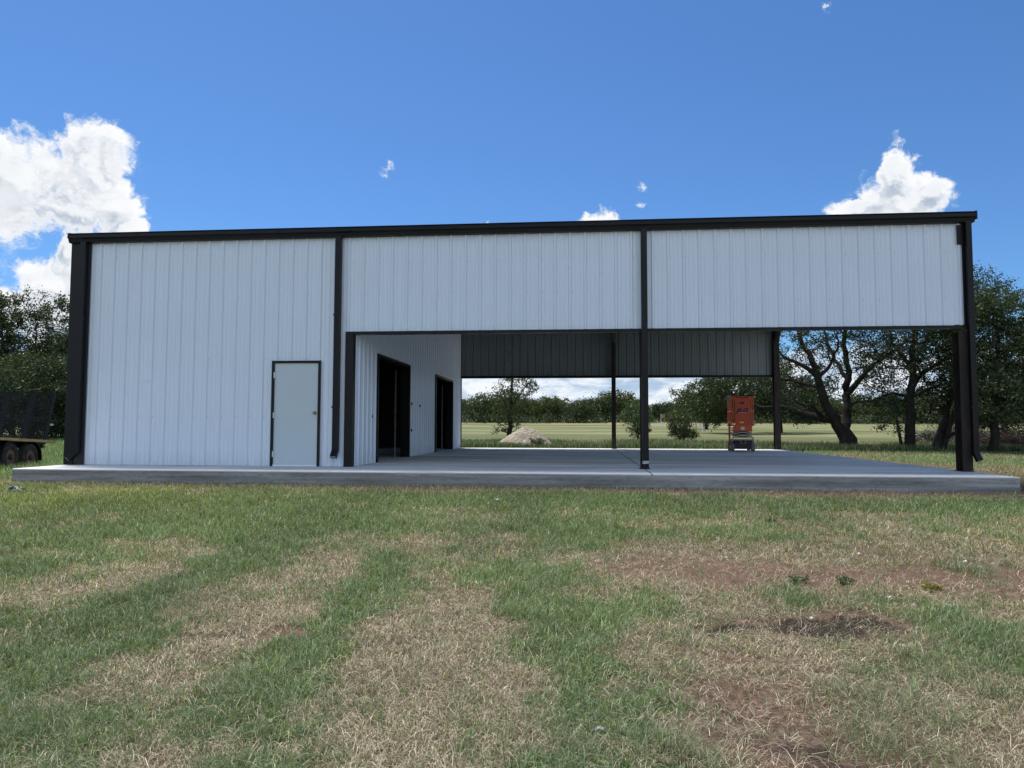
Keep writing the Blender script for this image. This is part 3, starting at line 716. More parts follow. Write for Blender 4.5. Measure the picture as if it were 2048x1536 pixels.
for zz in (3.55,):
    q = MB(); q.box(6.3, 18.0, .012, .16, 3.9, 3.96); q.build('girt', M['red_iron'], BLD)
# roof
q = MB()
for s_1 in (0, 1):
    y0, y1 = (-.12, DP/2) if not s_1 else (DP+.12, DP/2)
    z0, z1 = 4.878, 5.47
    P = profile(-.06, 18.39, .1)
    n = len(P)
    vs = [(u, y0+(.0), z0+h+.035) for u, h in P]+[(u, y1, z1+h+.035) for u, h in P]+[(u, y0, z0+h+.031) for u, h in P]+[(u, y1, z1+h+.031) for u, h in P]
    q.add(vs, [(i, i+1, n+i+1, n+i) for i in range(n-1)]+[(2*n+i+1, 2*n+i, 3*n+i, 3*n+i+1) for i in range(n-1)])
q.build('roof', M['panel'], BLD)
for xe in (-.075, 18.375):
    q = MB(); q.add([(xe, -.13, 4.80), (xe+.03, -.13, 4.80), (xe+.03, DP/2, 5.40), (xe, DP/2, 5.40), (xe, -.13, 4.96), (xe+.03, -.13, 4.96), (xe+.03, DP/2, 5.57), (xe, DP/2, 5.57)],
                    [(0, 3, 2, 1), (4, 5, 6, 7), (0, 1, 5, 4), (1, 2, 6, 5), (2, 3, 7, 6), (3, 0, 4, 7)])
    q.add([(xe, DP+.13, 4.80), (xe+.03, DP+.13, 4.80), (xe+.03, DP/2, 5.40), (xe, DP/2, 5.40), (xe, DP+.13, 4.96), (xe+.03, DP+.13, 4.96), (xe+.03, DP/2, 5.57), (xe, DP/2, 5.57)],
          [(0, 3, 2, 1), (4, 5, 6, 7), (0, 1, 5, 4), (1, 2, 6, 5), (2, 3, 7, 6), (3, 0, 4, 7)])
    q.build('rake_trim', M['black'], BLD)
q = MB(); q.add([(-.01, 0, 4.9), (-.01, DP, 4.9), (-.01, DP/2, 5.5), (-.004, 0, 4.9), (-.004, DP, 4.9), (-.004, DP/2, 5.5)], [(0, 2, 1), (3, 4, 5), (0, 1, 4, 3), (1, 2, 5, 4), (2, 0, 3, 5)])
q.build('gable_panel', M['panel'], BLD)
# walk door
q = MB(); q.box(DX0+.045, DX1-.045, -.022, .022, .035, DH-.05)
door = q.build('door', M['door'], BLD, bevel=.003)
q = MB(); q.box(DX0, DX0+.045, -.050, .08, .003, DH); q.box(DX1-.045, DX1, -.050, .08, .003, DH); q.box(DX0+.045, DX1-.045, -.050, .08, DH-.05, DH)
q.box(DX0-.006, DX0, -.056, -.03, .003, DH+.006); q.box(DX1, DX1+.006, -.056, -.03, .003, DH+.006)
q.build('door_frame', M['black'], door)
for zz in (.25, 1.05, 1.88):
    q = MB(); q.box(DX0+.040, DX0+.058, -.058, -.024, zz-.055, zz+.055); q.lathe([(-.06, .008), (.06, .008)], (DX0+.05, -.060, zz), 'z', 10); q.build('hinge', M['aluminium'], door)
q = MB(); q.lathe([(0, .034), (-.008, .034), (-.010, .014), (-.035, .012), (-.04, .024), (-.058, .030), (-.070, .024), (-.074, .008)], (DX1-.11, -.023, 1.10), 'y', 20); q.build('handle', M['brass'], door, smooth=True)
q = MB(); q.box(DX0+.047, DX1-.047, -.045, -.002, .004, .034); q.build('threshold', M['aluminium'], door)

# ------------------------------------------------------------------ scissor lift
def make_lift():
    c = dep(1484, 903, 23.8); t_ = thing('scissor_lift', 'small orange scissor lift parked at the back edge of the concrete floor', 'scissor lift', (c[0]+.06, c[1]+.1, 0), -.125)
    # local axes: x across (0.76 m), y away from the viewer (1.8 m)
    q = MB(); q.box(-.29, .29, .02, 1.68, .10, .34); q.box(-.33, .33, .0, 1.7, .34, .40); q.box(-.16, .16, -.02, .02, .14, .32)
    ch = q.build('chassis', M['machine'], t_, bevel=.01)
    q = MB(); q.box(-.345, .345, -.03, .02, .385, .43); q.box(-.345, .345, -.03, .02, .465, .50); q.box(-.34, -.30, -.028, .018, .40, .49); q.box(.30, .34, -.028, .018, .40, .49); q.build('bumper', M['cream'], t_, bevel=.006)
    q = MB(); q.tube([(-.085, -.04, .40), (-.085, -.05, .33), (-.05, -.05, .295), (.05, -.05, .295), (.085, -.05, .33), (.085, -.04, .40)], .012, 8); q.build('tow_loop', M['cream'], t_)
    for sx in (-1, 1):
        for yy in (.16, 1.5):
            w_ = MB(); w_.lathe([(-.055, .10), (-.055, .145), (-.04, .16), (.04, .16), (.055, .145), (.055, .10)], (sx*.325, yy, .162), 'x', 26)
            wh = w_.build('wheel', M['grey_rubber'], t_)
            h_ = MB(); h_.lathe([(0, .10), (sx*.015, .095), (sx*.02, .04), (sx*.03, .03)], (sx*(.325+.055), yy, .162), 'x', 18); h_.build('hub', M['cream'], wh)
    q = MB(); q.box(-.19, .19, .09, 1.58, .50, .84); q.build('stack_shade_core', M['machine'], t_, bevel=.01)  # dark core added as shade in the gaps of the scissor stack
    for k in range(4):      # folded scissor stack
        z0 = .52+k*.085
        for sx in (-1, 1):
            q = MB(); q.bar((sx*.27, .06, z0), (sx*.27, 1.62, z0+.035), .035, .030); q.bar((sx*.22, .06, z0+.035), (sx*.22, 1.62, z0), .035, .030)
            q.build('scissor_arm', M['cream'] if k < 1 else M['orange_dark'], t_)
        q = MB(); q.box(-.30, -.12, .02, .07, z0-.012, z0+.012); q.box(.12, .30, .02, .07, z0-.012, z0+.012); q.tube([(-.29, .07, z0+.045), (.29, .07, z0+.045)], .015, 8)
        q.build('cross_tube', M['cream'] if k < 2 else M['orange'], t_)
    q = MB(); q.box(-.14, .13, -.01, .05, .53, .555); q.box(-.13, .12, -.012, .05, .635, .665); q.build('rear_bracket', M['steel'], t_)
    q = MB(); q.box(-.07, .055, -.030, -.006, .735, .835); q.build('data_plate', M['decal'], t_)
    q = MB(); q.box(-.36, .36, .0, 1.74, .86, .90); q.box(-.30, .30, -.015, 0, .70, .86); q.build('platform', M['orange'], t_, bevel=.006)
    q = MB(); q.box(-.24, .22, .01, .035, .90, 1.80)
    q.box(-.24, .22, .004, .012, 1.30, 1.315)
    rp = q.build('rear_panel', M['orange_dark'], t_, bevel=.008)
    q = MB(); q.lathe([(0, .075), (-.012, .075)], (-.01, .01, 1.64), 'y', 20)
    for i in range(len(q.v)): x_, y_, z_ = q.v[i]; q.v[i] = (x_, y_, 1.64+(z_-1.64)*.5)
    q.build('emblem', M['navy'], rp)
    q = MB()
    for kx in (-.055, -.015, .025): q.lathe([(0, .03), (-.008, .03)], (kx-.01, .003, .985), 'y', 14)
    q.build('warning_decal', M['yellow'], rp)
    def text(s_, size, x_, z_, mt, nm, shear=.3):
        cu = bpy.data.curves.new(nm, 'FONT'); cu.body = s_; cu.size = size; cu.extrude = .003; cu.offset = .009; cu.align_x = 'CENTER'; cu.shear = shear; cu.space_character = 1.05
        tmp = bpy.data.objects.new(nm, cu); COL.objects.link(tmp); bpy.context.view_layer.update()
        me = bpy.data.meshes.new_from_object(tmp.evaluated_get(bpy.context.evaluated_depsgraph_get())); bpy.data.objects.remove(tmp)
        me.materials.clear(); me.materials.append(mt)
        o = bpy.data.objects.new(nm, me); COL.objects.link(o); o.parent = rp; o.location = (x_, -.001, z_); o.rotation_euler = (math.pi/2, 0, 0); o.scale = (1.25, 1, 1)
    text('JLG', .175, -.01, 1.335, M['navy'], 'lettering')
    q = MB(); q.box(-.14, .13, .0, .008, 1.312, 1.322); q.build('lettering_rule', M['decal'], rp)
    # guard rails
    for sx in (-1, 1):
        q = MB(); r = .019
        for yy in (.03, .6, 1.15, 1.71): q.tube([(sx*.345, yy, .90), (sx*.345, yy, 1.84)], r, 8)
        for zz in (1.37, 1.84): q.tube([(sx*.345, .03, zz), (sx*.345, 1.71, zz)], r, 8)
        q.box(sx*.345-.006, sx*.345+.006, .05, 1.7, .90, 1.02)
        q.build('guard_rail', M['orange'], t_)
        q = MB(); q.tube([(sx*.29, .0, .90), (sx*.285, .0, 1.72), (sx*.25, .0, 1.83), (sx*.15, .0, 1.85)], .015, 8); q.build('grab_handle', M['orange'], t_)
        q = MB(); q.box(sx*.345-.03, sx*.345+.03, -.01, .03, 1.355, 1.385); q.build('rail_latch', M['cream'], t_)
        q = MB(); q.box(sx*.345-.022, sx*.345+.022, -.012, .03, .93, .97); q.build('rail_latch', M['cream'], t_)
    for (yy, zz) in ((1.71, 1.84), (1.71, 1.37), (.03, 1.84)):
        q = MB(); q.tube([(-.345, yy, zz), (.345, yy, zz)], .019, 8); q.build('guard_rail', M['orange'], t_)
    q = MB(); q.box(-.46, -.40, .3, .36, 1.60, 1.86); q.box(-.44, -.36, .28, .38, 1.78, 1.90); q.build('control_box', M['cream'], t_, bevel=.01)
    q = MB()
    q.box(-.44, -.37, .25, .9, .86, .90); q.tube([(-.40, .25, .12), (-.40, .25, .95)], .016, 8); q.tube([(-.40, .62, .12), (-.40, .62, .95)], .016, 8)
    for zz in (.2, .42, .64, .86): q.tube([(-.40, .25, zz), (-.40, .62, zz)], .012, 8)
    q.build('ladder', M['orange'], t_)
make_lift()

# ------------------------------------------------------------------ trailer
def make_trailer():
    e = dep(86, 880, 19.2)         # rear near corner of the deck, at the photo's right
    ax = FWD*.995-RGT*.10; rz = math.atan2(ax[1], ax[0])
    t_ = thing('utility_trailer', 'black tandem axle utility trailer with wooden deck and mesh ramp gate folded up', 'trailer', (e[0], e[1], float(land(e[0], e[1]))-.05), rz)
    t_.rotation_euler = (0, math.radians(3.0), rz)
    zd = e[2]-float(land(e[0], e[1]))      # deck height above the ground
    Lb, Wd = 5.2, 2.0       # local: x = -Lb..0 (rear at 0), y = 0 (near side) .. Wd
    q = MB(); q.box(-Lb, 0, 0, .06, zd-.17, zd-.04); q.box(-Lb, 0, Wd-.06, Wd, zd-.17, zd-.04); q.box(-.06, 0, .06, Wd-.06, zd-.17, zd-.04); q.box(-Lb, -Lb+.06, .06, Wd-.06, zd-.17, zd-.04)
    for k in range(6): q.box(-.9-k*.75, -.84-k*.75, .06, Wd-.06, zd-.15, zd-.05)
    q.build('frame', M['gate'], t_)
    q = MB()
    for k in range(9): q.box(-Lb, -.0, .004+k*.223, .218+k*.223, zd-.038, zd+.004)
    q.build('deck', M['wood'], t_)
    q = MB(); q.box(-Lb, .01, -.30, -.001, zd-.03, zd+.035); q.build('rub_rail', M['wood'], t_)
    R = .345
    for sy in (-1, 1):
        yc = -.16 if sy < 0 else Wd+.16
        for xc in (-1.02, -1.88):
            w_ = MB(); w_.lathe([(-.09, R*.55), (-.10, R*.62), (-.10, R*.86), (-.085, R*.96), (-.06, R), (.06, R), (.085, R*.96), (.10, R*.86), (.10, R*.62), (.09, R*.55)], (xc, yc, R-.10), 'y', 36, caps=False)
            wh = w_.build('wheel', M['rubber'], t_)
            r_ = MB(); so = -1 if sy < 0 else 1
            r_.lathe([(so*.075, R*.60), (so*.085, R*.58), (so*.06, R*.50), (so*.03, R*.42), (so*.035, R*.26), (so*.075, R*.24)], (xc, yc, R-.10), 'y', 28); r_.build('rim', M['red'], wh)
            h_ = MB(); h_.lathe([(so*.03, R*.2), (so*.10, R*.19), (so*.13, R*.12), (so*.135, R*.03)], (xc, yc, R-.10), 'y', 16); h_.build('hub_cap', M['machine'], wh)
        # fender
        y0, y1 = yc-.12, yc+.12; th = .012; out = []
        for a in np.linspace(math.radians(-8), math.radians(90), 9): out.append((-1.02+.44*math.cos(a), R-.12+.44*math.sin(a)))
        for a in np.linspace(math.radians(90), math.radians(188), 9): out.append((-1.88+.44*math.cos(a), R-.12+.44*math.sin(a)))
        q = MB()
        for (xa, za), (xb, zb) in zip(out[:-1], out[1:]):
            q.add([(xa, y0, za), (xa, y1, za), (xb, y1, zb), (xb, y0, zb), (xa, y0, za+th), (xa, y1, za+th), (xb, y1, zb+th), (xb, y0, zb+th)], [(0, 1, 2, 3), (4, 7, 6, 5), (0, 4, 5, 1), (2, 6, 7, 3), (1, 5, 6, 2), (0, 3, 7, 4)])
        fo = y0 if sy < 0 else y1
        for (xa, za), (xb, zb) in zip(out[:-1], out[1:]):
            q.add([(xa, fo-.004, za+.012), (xb, fo-.004, zb+.012), (xb, fo-.004, zb-.035), (xa, fo-.004, za-.035), (xa, fo+.004, za+.012), (xb, fo+.004, zb+.012), (xb, fo+.004, zb-.035), (xa, fo+.004, za-.035)],
                  [(0, 1, 2, 3), (7, 6, 5, 4), (0, 4, 5, 1), (3, 2, 6, 7)])
        q.build('fender', M['gate'], t_)
    q = MB(); q.box(-1.1, -.94, .05, Wd-.05, R-.14, R-.06); q.box(-1.96, -1.80, .05, Wd-.05, R-.14, R-.06); q.build('axle', M['gate'], t_)
    q = MB(); q.box(-.14, -.02, -.055, -.004, zd-.16, zd-.09); q.build('tail_light', M['red'], t_)
    # ramp gate, hinged at the rear edge and leaning out
    H, ln = 1.40, .38
    P = lambda y_, h: (.03+ln*h, y_, zd-.05+H*h)
    q = MB()
    for y_ in (.0, Wd): q.bar(P(y_, 0), P(y_, 1), .05, .05)
    for h in (0, .5, 1): q.bar(P(0, h), P(Wd, h), .045, .045)
    for y_ in (.55, 1.2): q.bar(P(y_, 0), P(y_, 1), .14, .04, up=(1, 0, 0))
    gt = q.build('ramp_gate', M['gate'], t_)
    q = MB()
    for k in range(1, 40): q.bar(P(k*Wd/40, 0), P(k*Wd/40, 1), .012, .012)
    for k in range(1, 28): q.bar(P(0, k/28), P(Wd, k/28), .012, .012)
    q.build('gate_mesh', M['gate'], gt)
    q = MB(); q.box(.19, .26, -.09, -.02, zd+.45, zd+.50); q.build('latch', M['steel'], gt)
    q = MB(); q.bar((-Lb, .1, zd-.1), (-Lb-1.2, Wd/2, zd-.12), .08, .1); q.bar((-Lb, Wd-.1, zd-.1), (-Lb-1.2, Wd/2, zd-.12), .08, .1); q.tube([(-Lb-1.1, Wd/2, .02), (-Lb-1.1, Wd/2, zd)], .03, 10); q.box(-Lb-1.2, -Lb-1., Wd/2-.1, Wd/2+.1, -.1, .03); q.build('drawbar', M['gate'], t_)
make_trailer()

# ------------------------------------------------------------------ trees
def grow(limbs, targets, step=.45, jit=.10, tipr=.010, expo=2.25, seed=0):
    """limbs: [(points, r0, r1)] hand-set skeleton; every target is joined to the nearest fitting node"""
    R_ = np.random.default_rng(seed)
    pos_, par, fix = [], [], []
    for pts, r0, r1 in limbs:
        pts = np.array(pts, float); last = None
        if pos_:
            d = np.linalg.norm(np.array(pos_)-pts[0], axis=1); last = int(d.argmin())
        L = np.concatenate([[0], np.cumsum(np.linalg.norm(np.diff(pts, axis=0), axis=1))]); n = max(2, int(L[-1]/step)+1)
        for i, s_ in enumerate(np.linspace(0, L[-1], n)):
            if i == 0 and last is not None: continue
            p = np.array([np.interp(s_, L, pts[:, k]) for k in range(3)])
            if 0 < i: p = p+R_.normal(0, jit*.4, 3)*np.array([1, 1, .6])
            pos_.append(p); par.append(-1 if last is None else last); fix.append(r0+(r1-r0)*i/(n-1)); last = len(pos_)-1
    pos_ = list(pos_); root = pos_[0]
    cand0 = np.array(pos_)
    order = np.argsort([np.min(np.linalg.norm(cand0-t_, axis=1)) for t_ in targets])
    low = root[2]+.12*(max(t_[2] for t_ in targets)-root[2])
    arr = np.array(pos_); tips = [0]*len(targets)
    for k in order:
        t_ = targets[k]; d = np.linalg.norm(arr-t_, axis=1)
        cost = d+.8*np.maximum(0, arr[:, 2]-t_[2])+10*(arr[:, 2] < min(low, t_[2]))
        j = int(cost.argmin()); a = arr[j]; L = d[j]; n = max(1, int(round(L/step))); last = j
        sag = R_.normal(0, .10*L, 3); sag[2] = abs(sag[2])*.5
        new = []
        for i in range(1, n+1):
            s_ = i/n; p = a+(t_-a)*s_+sag*math.sin(math.pi*s_)+(R_.normal(0, jit, 3) if i < n else 0)
            pos_.append(p); par.append(last); fix.append(0); last = len(pos_)-1; new.append(p)
        arr = np.concatenate([arr, new]); tips[k] = last
    n = len(pos_); A = np.zeros(n); kids = [[] for _ in range(n)]
    for i in range(n):
        if par[i] >= 0: kids[par[i]].append(i)
    for i in range(n-1, -1, -1):
        if not kids[i]: A[i] = tipr**expo
        if par[i] >= 0: A[par[i]] += A[i]
    r = np.maximum(A**(1/expo), fix)
    chains = []; stack = [0]
    starts = [(None, 0)]
    while starts:
        pa, s_ = starts.pop(); ch = ([pa] if pa is not None else [])+[s_]; i = s_
        while kids[i]:
            ks = sorted(kids[i], key=lambda q: -r[q]); 
            for q in ks[1:]: starts.append((i, q))
            i = ks[0]; ch.append(i)
        chains.append(ch)
    return np.array(pos_), r, chains, tips
def skeleton_mesh(name, pos_, r, chains, mt, parent, big=8):
    q = MB()
    for ch in chains:
        pts = pos_[ch]; rr = r[ch].copy()
        if len(ch) > 1 and ch[0] != 0: rr[0] = min(rr[0], rr[1]*1.25)
        q.tube(pts, rr, 10 if rr.max() > .15 else (6 if rr.max() > .04 else 4), caps=False)
    return q.build(name, mt, parent, smooth=True)
def leaves(name, centres, per, spread, size, cols, mt, parent, seed=0, flat=.7):
    R_ = np.random.default_rng(seed); c = np.asarray(centres); m_ = len(c); n = m_*per
    base = np.repeat(c, per, 0); sp = np.repeat(np.broadcast_to(spread, (m_,)), per)[:, None]
    off = R_.normal(0, 1, (n, 3))*np.array([1, 1, flat]); P = base+off*sp*.62
    a = R_.normal(0, 1, (n, 3)); a /= np.linalg.norm(a, axis=1)[:, None]; b = np.cross(a, R_.normal(0, 1, (n, 3))); b /= np.linalg.norm(b, axis=1)[:, None]
    L = size*R_.uniform(.6, 1.35, (n, 1))
    V = np.stack([P-a*L*.5, P+b*L*.27-a*L*.04, P+a*L*.5, P-b*L*.27+a*L*.05], 1).reshape(-1, 3)
    k = np.arange(n)*4; lp = np.stack([k, k+1, k+2, k+3], 1).ravel()
    c0, c1 = np.array(cols[0]), np.array(cols[1]); tcl = R_.random((m_, 1)); t_ = np.repeat(tcl, per, 0)*.65+R_.random((n, 1))*.35
    col = (c0*(1-t_)+c1*t_)*R_.normal(1, .18, (n, 1)).clip(.5, 1.6)
    return np_mesh(name, V, lp, np.arange(n)*4, mt, tint=np.repeat(col, 4, 0), parent=parent)
OAK = ((.023, .041, .017), (.068, .098, .036)); OAKY = ((.036, .056, .017), (.10, .122, .038)); PALE = ((.05, .09, .035), (.12, .18, .07))
def envelope(n, ells, seed, shell=.55, zmin=None):
    """clump centres inside a union of ellipsoids (cx, cy, cz, rx, ry, rz), biased to the outside"""
    R_ = np.random.default_rng(seed); w = np.array([e[3]*e[4]*e[5] for e in ells])**.7; w /= w.sum(); out = []
    while len(out) < n:
        e = ells[R_.choice(len(ells), p=w)]; d = R_.normal(0, 1, 3); d /= np.linalg.norm(d); s_ = R_.uniform(shell**3, 1)**(1/3)*R_.uniform(.85, 1.12)
        p = np.array(e[:3])+d*s_*np.array(e[3:])
        if zmin is None or p[2] > zmin: out.append(p)
    return out
def tree(name, label, base, limbs, tg, per, spread, size, cols, group, cat='tree', seed=0, tipr=.010, step=.45, jit=.10, leafname='crown', stem='trunk', bare=0):
    t_ = thing(name, label, cat, tuple(base), 0, group)
    P, r, ch, tips = grow(limbs, tg, step, jit, tipr, seed=seed)
    skeleton_mesh(stem, P, r, ch, M['bark'], t_)
    R_ = np.random.default_rng(seed+1)
    cc = list(P[tips[:len(tips)-bare] if bare else tips])
    leaves(leafname, cc, per, spread*R_.uniform(.6, 1.3, len(cc)), size, cols, M['leaf'], t_, seed)
    return t_
def px_limb(pts, D, base, r0, r1):
    """limb through photo sight lines at distance D(+offset): [(px, py, extra depth)] -> local points"""
    return ([dep(a, b, D+c)-base for a, b, c in pts], r0, r1)

OG = 'old oaks right of the open bays'
# the forked live oak seen through the right bay
D0 = 37.; bA = at(1694, D0)
L = [px_limb([(1694, 899, 0), (1692, 880, 0), (1686, 862, 0)], D0, bA, .50, .36),
     px_limb([(1686, 862, 0), (1665, 835, -.2), (1652, 810, -.4), (1640, 780, -.6), (1634, 745, -.8), (1622, 715, -1), (1605, 680, -1.2), (1590, 640, -1)], D0, bA, .28, .07),
     px_limb([(1692, 862, 0), (1695, 830, .2), (1697, 800, .5), (1692, 770, .6), (1698, 740, .8), (1688, 705, 1.0), (1690, 660, 1.2), (1700, 600, 1.)], D0, bA, .25, .07),
     px_limb([(1665, 838, 0), (1640, 835, .4), (1618, 833, .8), (1590, 820, 1.2), (1565, 815, 1.6), (1530, 815, 1.8), (1490, 805, 2)], D0, bA, .24, .06),
     px_limb([(1640, 833, 0), (1625, 810, -.4), (1602, 812, -.8), (1590, 798, -1.), (1570, 800, -1.2)], D0, bA, .12, .03),
     px_limb([(1634, 750, -.8), (1615, 735, -1.2), (1585, 722, -1.8), (1568, 714, -2.4), (1550, 690, -3)], D0, bA, .13, .03),
     px_limb([(1636, 775, -.6), (1610, 770, 0), (1585, 760, .6), (1560, 758, 1.)], D0, bA, .11, .03),
     px_limb([(1640, 755, -.6), (1658, 735, -1), (1668, 712, -1.6), (1680, 690, -2), (1665, 670, -2.4)], D0, bA, .10, .03),
     px_limb([(1698, 790, .5), (1720, 760, 0), (1735, 740, -.5), (1755, 725, -1), (1790, 700, -1.6), (1815, 680, -2)], D0, bA, .16, .04),
     px_limb([(1700, 812, .4), (1718, 802, 1), (1745, 803, 1.6), (1775, 798, 2), (1800, 790, 2.2)], D0, bA, .11, .03),
     px_limb([(1692, 760, .6), (1672, 725, 1.4), (1660, 700, 2), (1640, 640, 2.4)], D0, bA, .12, .04)]
ells = [(*(dep(1600, 690, D0)-bA), 2.0, 2.4, 1.6), (*(dep(1660, 640, D0)-bA), 2.6, 2.8, 1.8), (*(dep(1740, 680, D0)-bA), 1.7, 2.2, 1.4), (*(dep(1690, 600, D0)-bA), 2.6, 2.6, 1.5), (*(dep(1585, 780, D0+1)-bA), 1.5, 1.6, .9), (*(dep(1765, 770, D0+1)-bA), 1.1, 1.6, .8), (*(dep(1520, 740, D0+1)-bA), 1.6, 2.0, 1.2)]
ell2 = ells+[(*(dep(1660, 745, D0)-bA), 1.6, 1.6, 1.1), (*(dep(1730, 800, D0)-bA), 1.4, 1.6, .8), (*(dep(1600, 800, D0+.5)-bA), 1.4, 1.5, .7), (*(dep(1750, 730, D0)-bA), 1.3, 1.6, 1.1)]
tree('live_oak', 'dark live oak with low forked trunk, seen through the right open bay', bA, L, envelope(1080, ell2, 3, .1)+envelope(420, ell2, 33, .1), 17, .27, .11, OAK, OG, seed=3, tipr=.012, bare=420)
# taller oak right of it, with a thin stem beside
D1 = 35.; bB = at(1820, D1)
L = [px_limb([(1821, 905, 0), (1820, 870, 0), (1821, 830, 0), (1822, 790, 0), (1826, 750, 0), (1825, 700, 0), (1835, 650, 0), (1840, 590, 0)], D1, bB, .26, .07),
     px_limb([(1826, 775, 0), (1840, 750, .5), (1862, 735, 1), (1885, 722, 1.5), (1910, 712, 2)], D1, bB, .15, .04),
     px_limb([(1824, 800, 0), (1840, 785, -.6), (1870, 770, -1.2), (1900, 765, -1.8)], D1, bB, .10, .03),
     px_limb([(1822, 795, 0), (1800, 788, .6), (1778, 785, 1.2), (1760, 795, 1.6), (1745, 815, 2)], D1, bB, .10, .03),
     px_limb([(1825, 740, 0), (1805, 715, .6), (1785, 690, 1.2), (1775, 650, 1.5)], D1, bB, .12, .04)]
ells = [(*(dep(1830, 660, D1)-bB), 2.4, 2.6, 1.8), (*(dep(1780, 720, D1)-bB), 1.5, 2, 1.2), (*(dep(1880, 700, D1)-bB), 1.6, 2, 1.4), (*(dep(1850, 600, D1)-bB), 2.8, 2.6, 1.8), (*(dep(1790, 800, D1+1)-bB), 1.1, 1.2, .6), (*(dep(1870, 790, D1+1)-bB), 1.2, 1.4, .8)]
tree('live_oak', 'dark oak with one straight thick trunk, right of the forked live oak', bB, L, envelope(980, ells, 5, .1)+envelope(320, ells, 35, .1), 19, .28, .11, OAK, OG, seed=5, tipr=.012, bare=320)
b2 = at(1806, 34.5); L = [px_limb([(1808, 903, 0), (1803, 880, 0), (1797, 862, 0), (1795, 830, .1), (1790, 800, .3)], 34.5, b2, .085, .03)]
tree('sapling_oak', 'thin leaning stem just left of the straight thick oak trunk', b2, L, envelope(34, [(*(dep(1787, 815, 34.8)-b2), .9, .8, .7), (*(dep(1785, 855, 34.5)-b2), .6, .5, .4)], 8, .2), 26, .2, .11, OAK, OG, seed=8, tipr=.008)
# leaning pair against the right column
D2 = 35.; bC = at(1884, D2)
L = [px_limb([(1872, 906, 0), (1876, 882, 0), (1884, 860, 0), (1893, 830, .3), (1900, 790, .5), (1910, 740, .5), (1915, 690, .5), (1925, 620, .5)], D2, bC, .21, .06),
     px_limb([(1876, 902, 0), (1888, 900, 0), (1894, 870, -.2), (1903, 840, -.4), (1915, 800, -.5), (1925, 770, -.5), (1935, 700, -.5)], D2, bC, .145, .04),
     px_limb([(1893, 880, -.2), (1905, 868, -.6), (1930, 860, -1.), (1960, 850, -1.5)], D2, bC, .09, .03),
     px_limb([(1893, 832, .3), (1870, 800, 1), (1858, 790, 1.5)], D2, bC, .08, .03)]
ells = [(*(dep(1905, 660, D2)-bC), 1.9, 2.2, 1.9), (*(dep(1890, 760, D2+1)-bC), 1.3, 1.6, 1.2), (*(dep(1930, 600, D2)-bC), 2.2, 2.2, 1.5), (*(dep(1950, 740, D2)-bC), 1.6, 1.8, 1.6), (*(dep(1885, 830, D2+2)-bC), 1.2, 1.2, .5)]
tree('live_oak', 'oak with a pair of leaning trunks, nearest the right corner column', bC, L, envelope(900, ells, 12, .1)+envelope(260, ells, 36, .1), 21, .29, .11, OAK, OG, seed=12, tipr=.012, bare=260)
def wild_tree(name, label, px, D, h, w, seed, n, per, spread, size, cols, group, ybot=.22, lean=0, ytop=None, tr=.2, cat='tree', stems=1, leafname='crown', xs_=(0,)):
    b = at(px, D); R_ = np.random.default_rng(seed)
    L = []
    for k in range(stems):
        ax_ = R_.uniform(-.12, .12)*h+lean; ay = R_.uniform(-.12, .12)*h
        f0 = (R_.normal(0, .12) if k else 0, R_.normal(0, .12) if k else 0)
        L.append(([(f0[0], f0[1], -.15), (f0[0]*1.4+ax_*.2, f0[1]+ay*.2, h*.18), (f0[0]*2+ax_*.5, f0[1]*2+ay*.5, h*.42), (f0[0]*3+ax_*.9, f0[1]*3+ay*.9, h*.72)], tr*(.8 if k else 1), tr*.3))
    e = [(0+lean*.6, 0, h*(ybot+1)/2, w*.42, w*.42, h*(1-ybot)/2)]
    for k in range(6):
        a = R_.uniform(0, 6.28); zz = R_.uniform(ybot+.15, .85)*h; rr = w*R_.uniform(.14, .26)
        e.append((math.cos(a)*w*.34+lean*.6, math.sin(a)*w*.34, zz, rr, rr, rr*.8))
    return tree(name, label, b, L, envelope(n, e, seed, .35), per, spread, size, cols, group, cat=cat, seed=seed, leafname=leafname, stem='trunk' if cat == 'tree' else 'stem')
wild_tree('live_oak', 'broad dark oak right of the building, its top rising beside the corner post', 1985, 33, 8.0, 5.6, 21, 560, 46, .34, .125, OAK, OG, .12, ytop=530, tr=.22)
wild_tree('live_oak', 'dark oak at the right edge of the photo, with crown reaching down to the brush', 2075, 35, 8.2, 6.4, 22, 520, 46, .38, .135, OAK, OG, .08, tr=.25)
wild_tree('live_oak', 'low dense oak filling the gap behind the brush right of the corner post', 2010, 43, 6.2, 7.5, 23, 480, 44, .42, .15, OAKY, OG, .05, tr=.2)
# large oak behind the lift
wild_tree('live_oak', 'wide dark oak behind the orange lift, its crown spreading under the lintel', 1475, 62, 7.6, 9.2, 31, 620, 46, .50, .19, OAK, 'oaks out in the field', .15, tr=.3)
wild_tree('live_oak', 'smaller oak left of the one behind the lift, further out in the field', 1412, 84, 5.8, 7.0, 32, 260, 40, .50, .22, OAK, 'oaks out in the field', .16, tr=.25)
wild_tree('live_oak', 'dense oak in the field right of the lift, behind the forked live oak', 1560, 66, 5.2, 8.4, 33, 420, 42, .48, .19, OAK, 'oaks out in the field', .17, tr=.25)
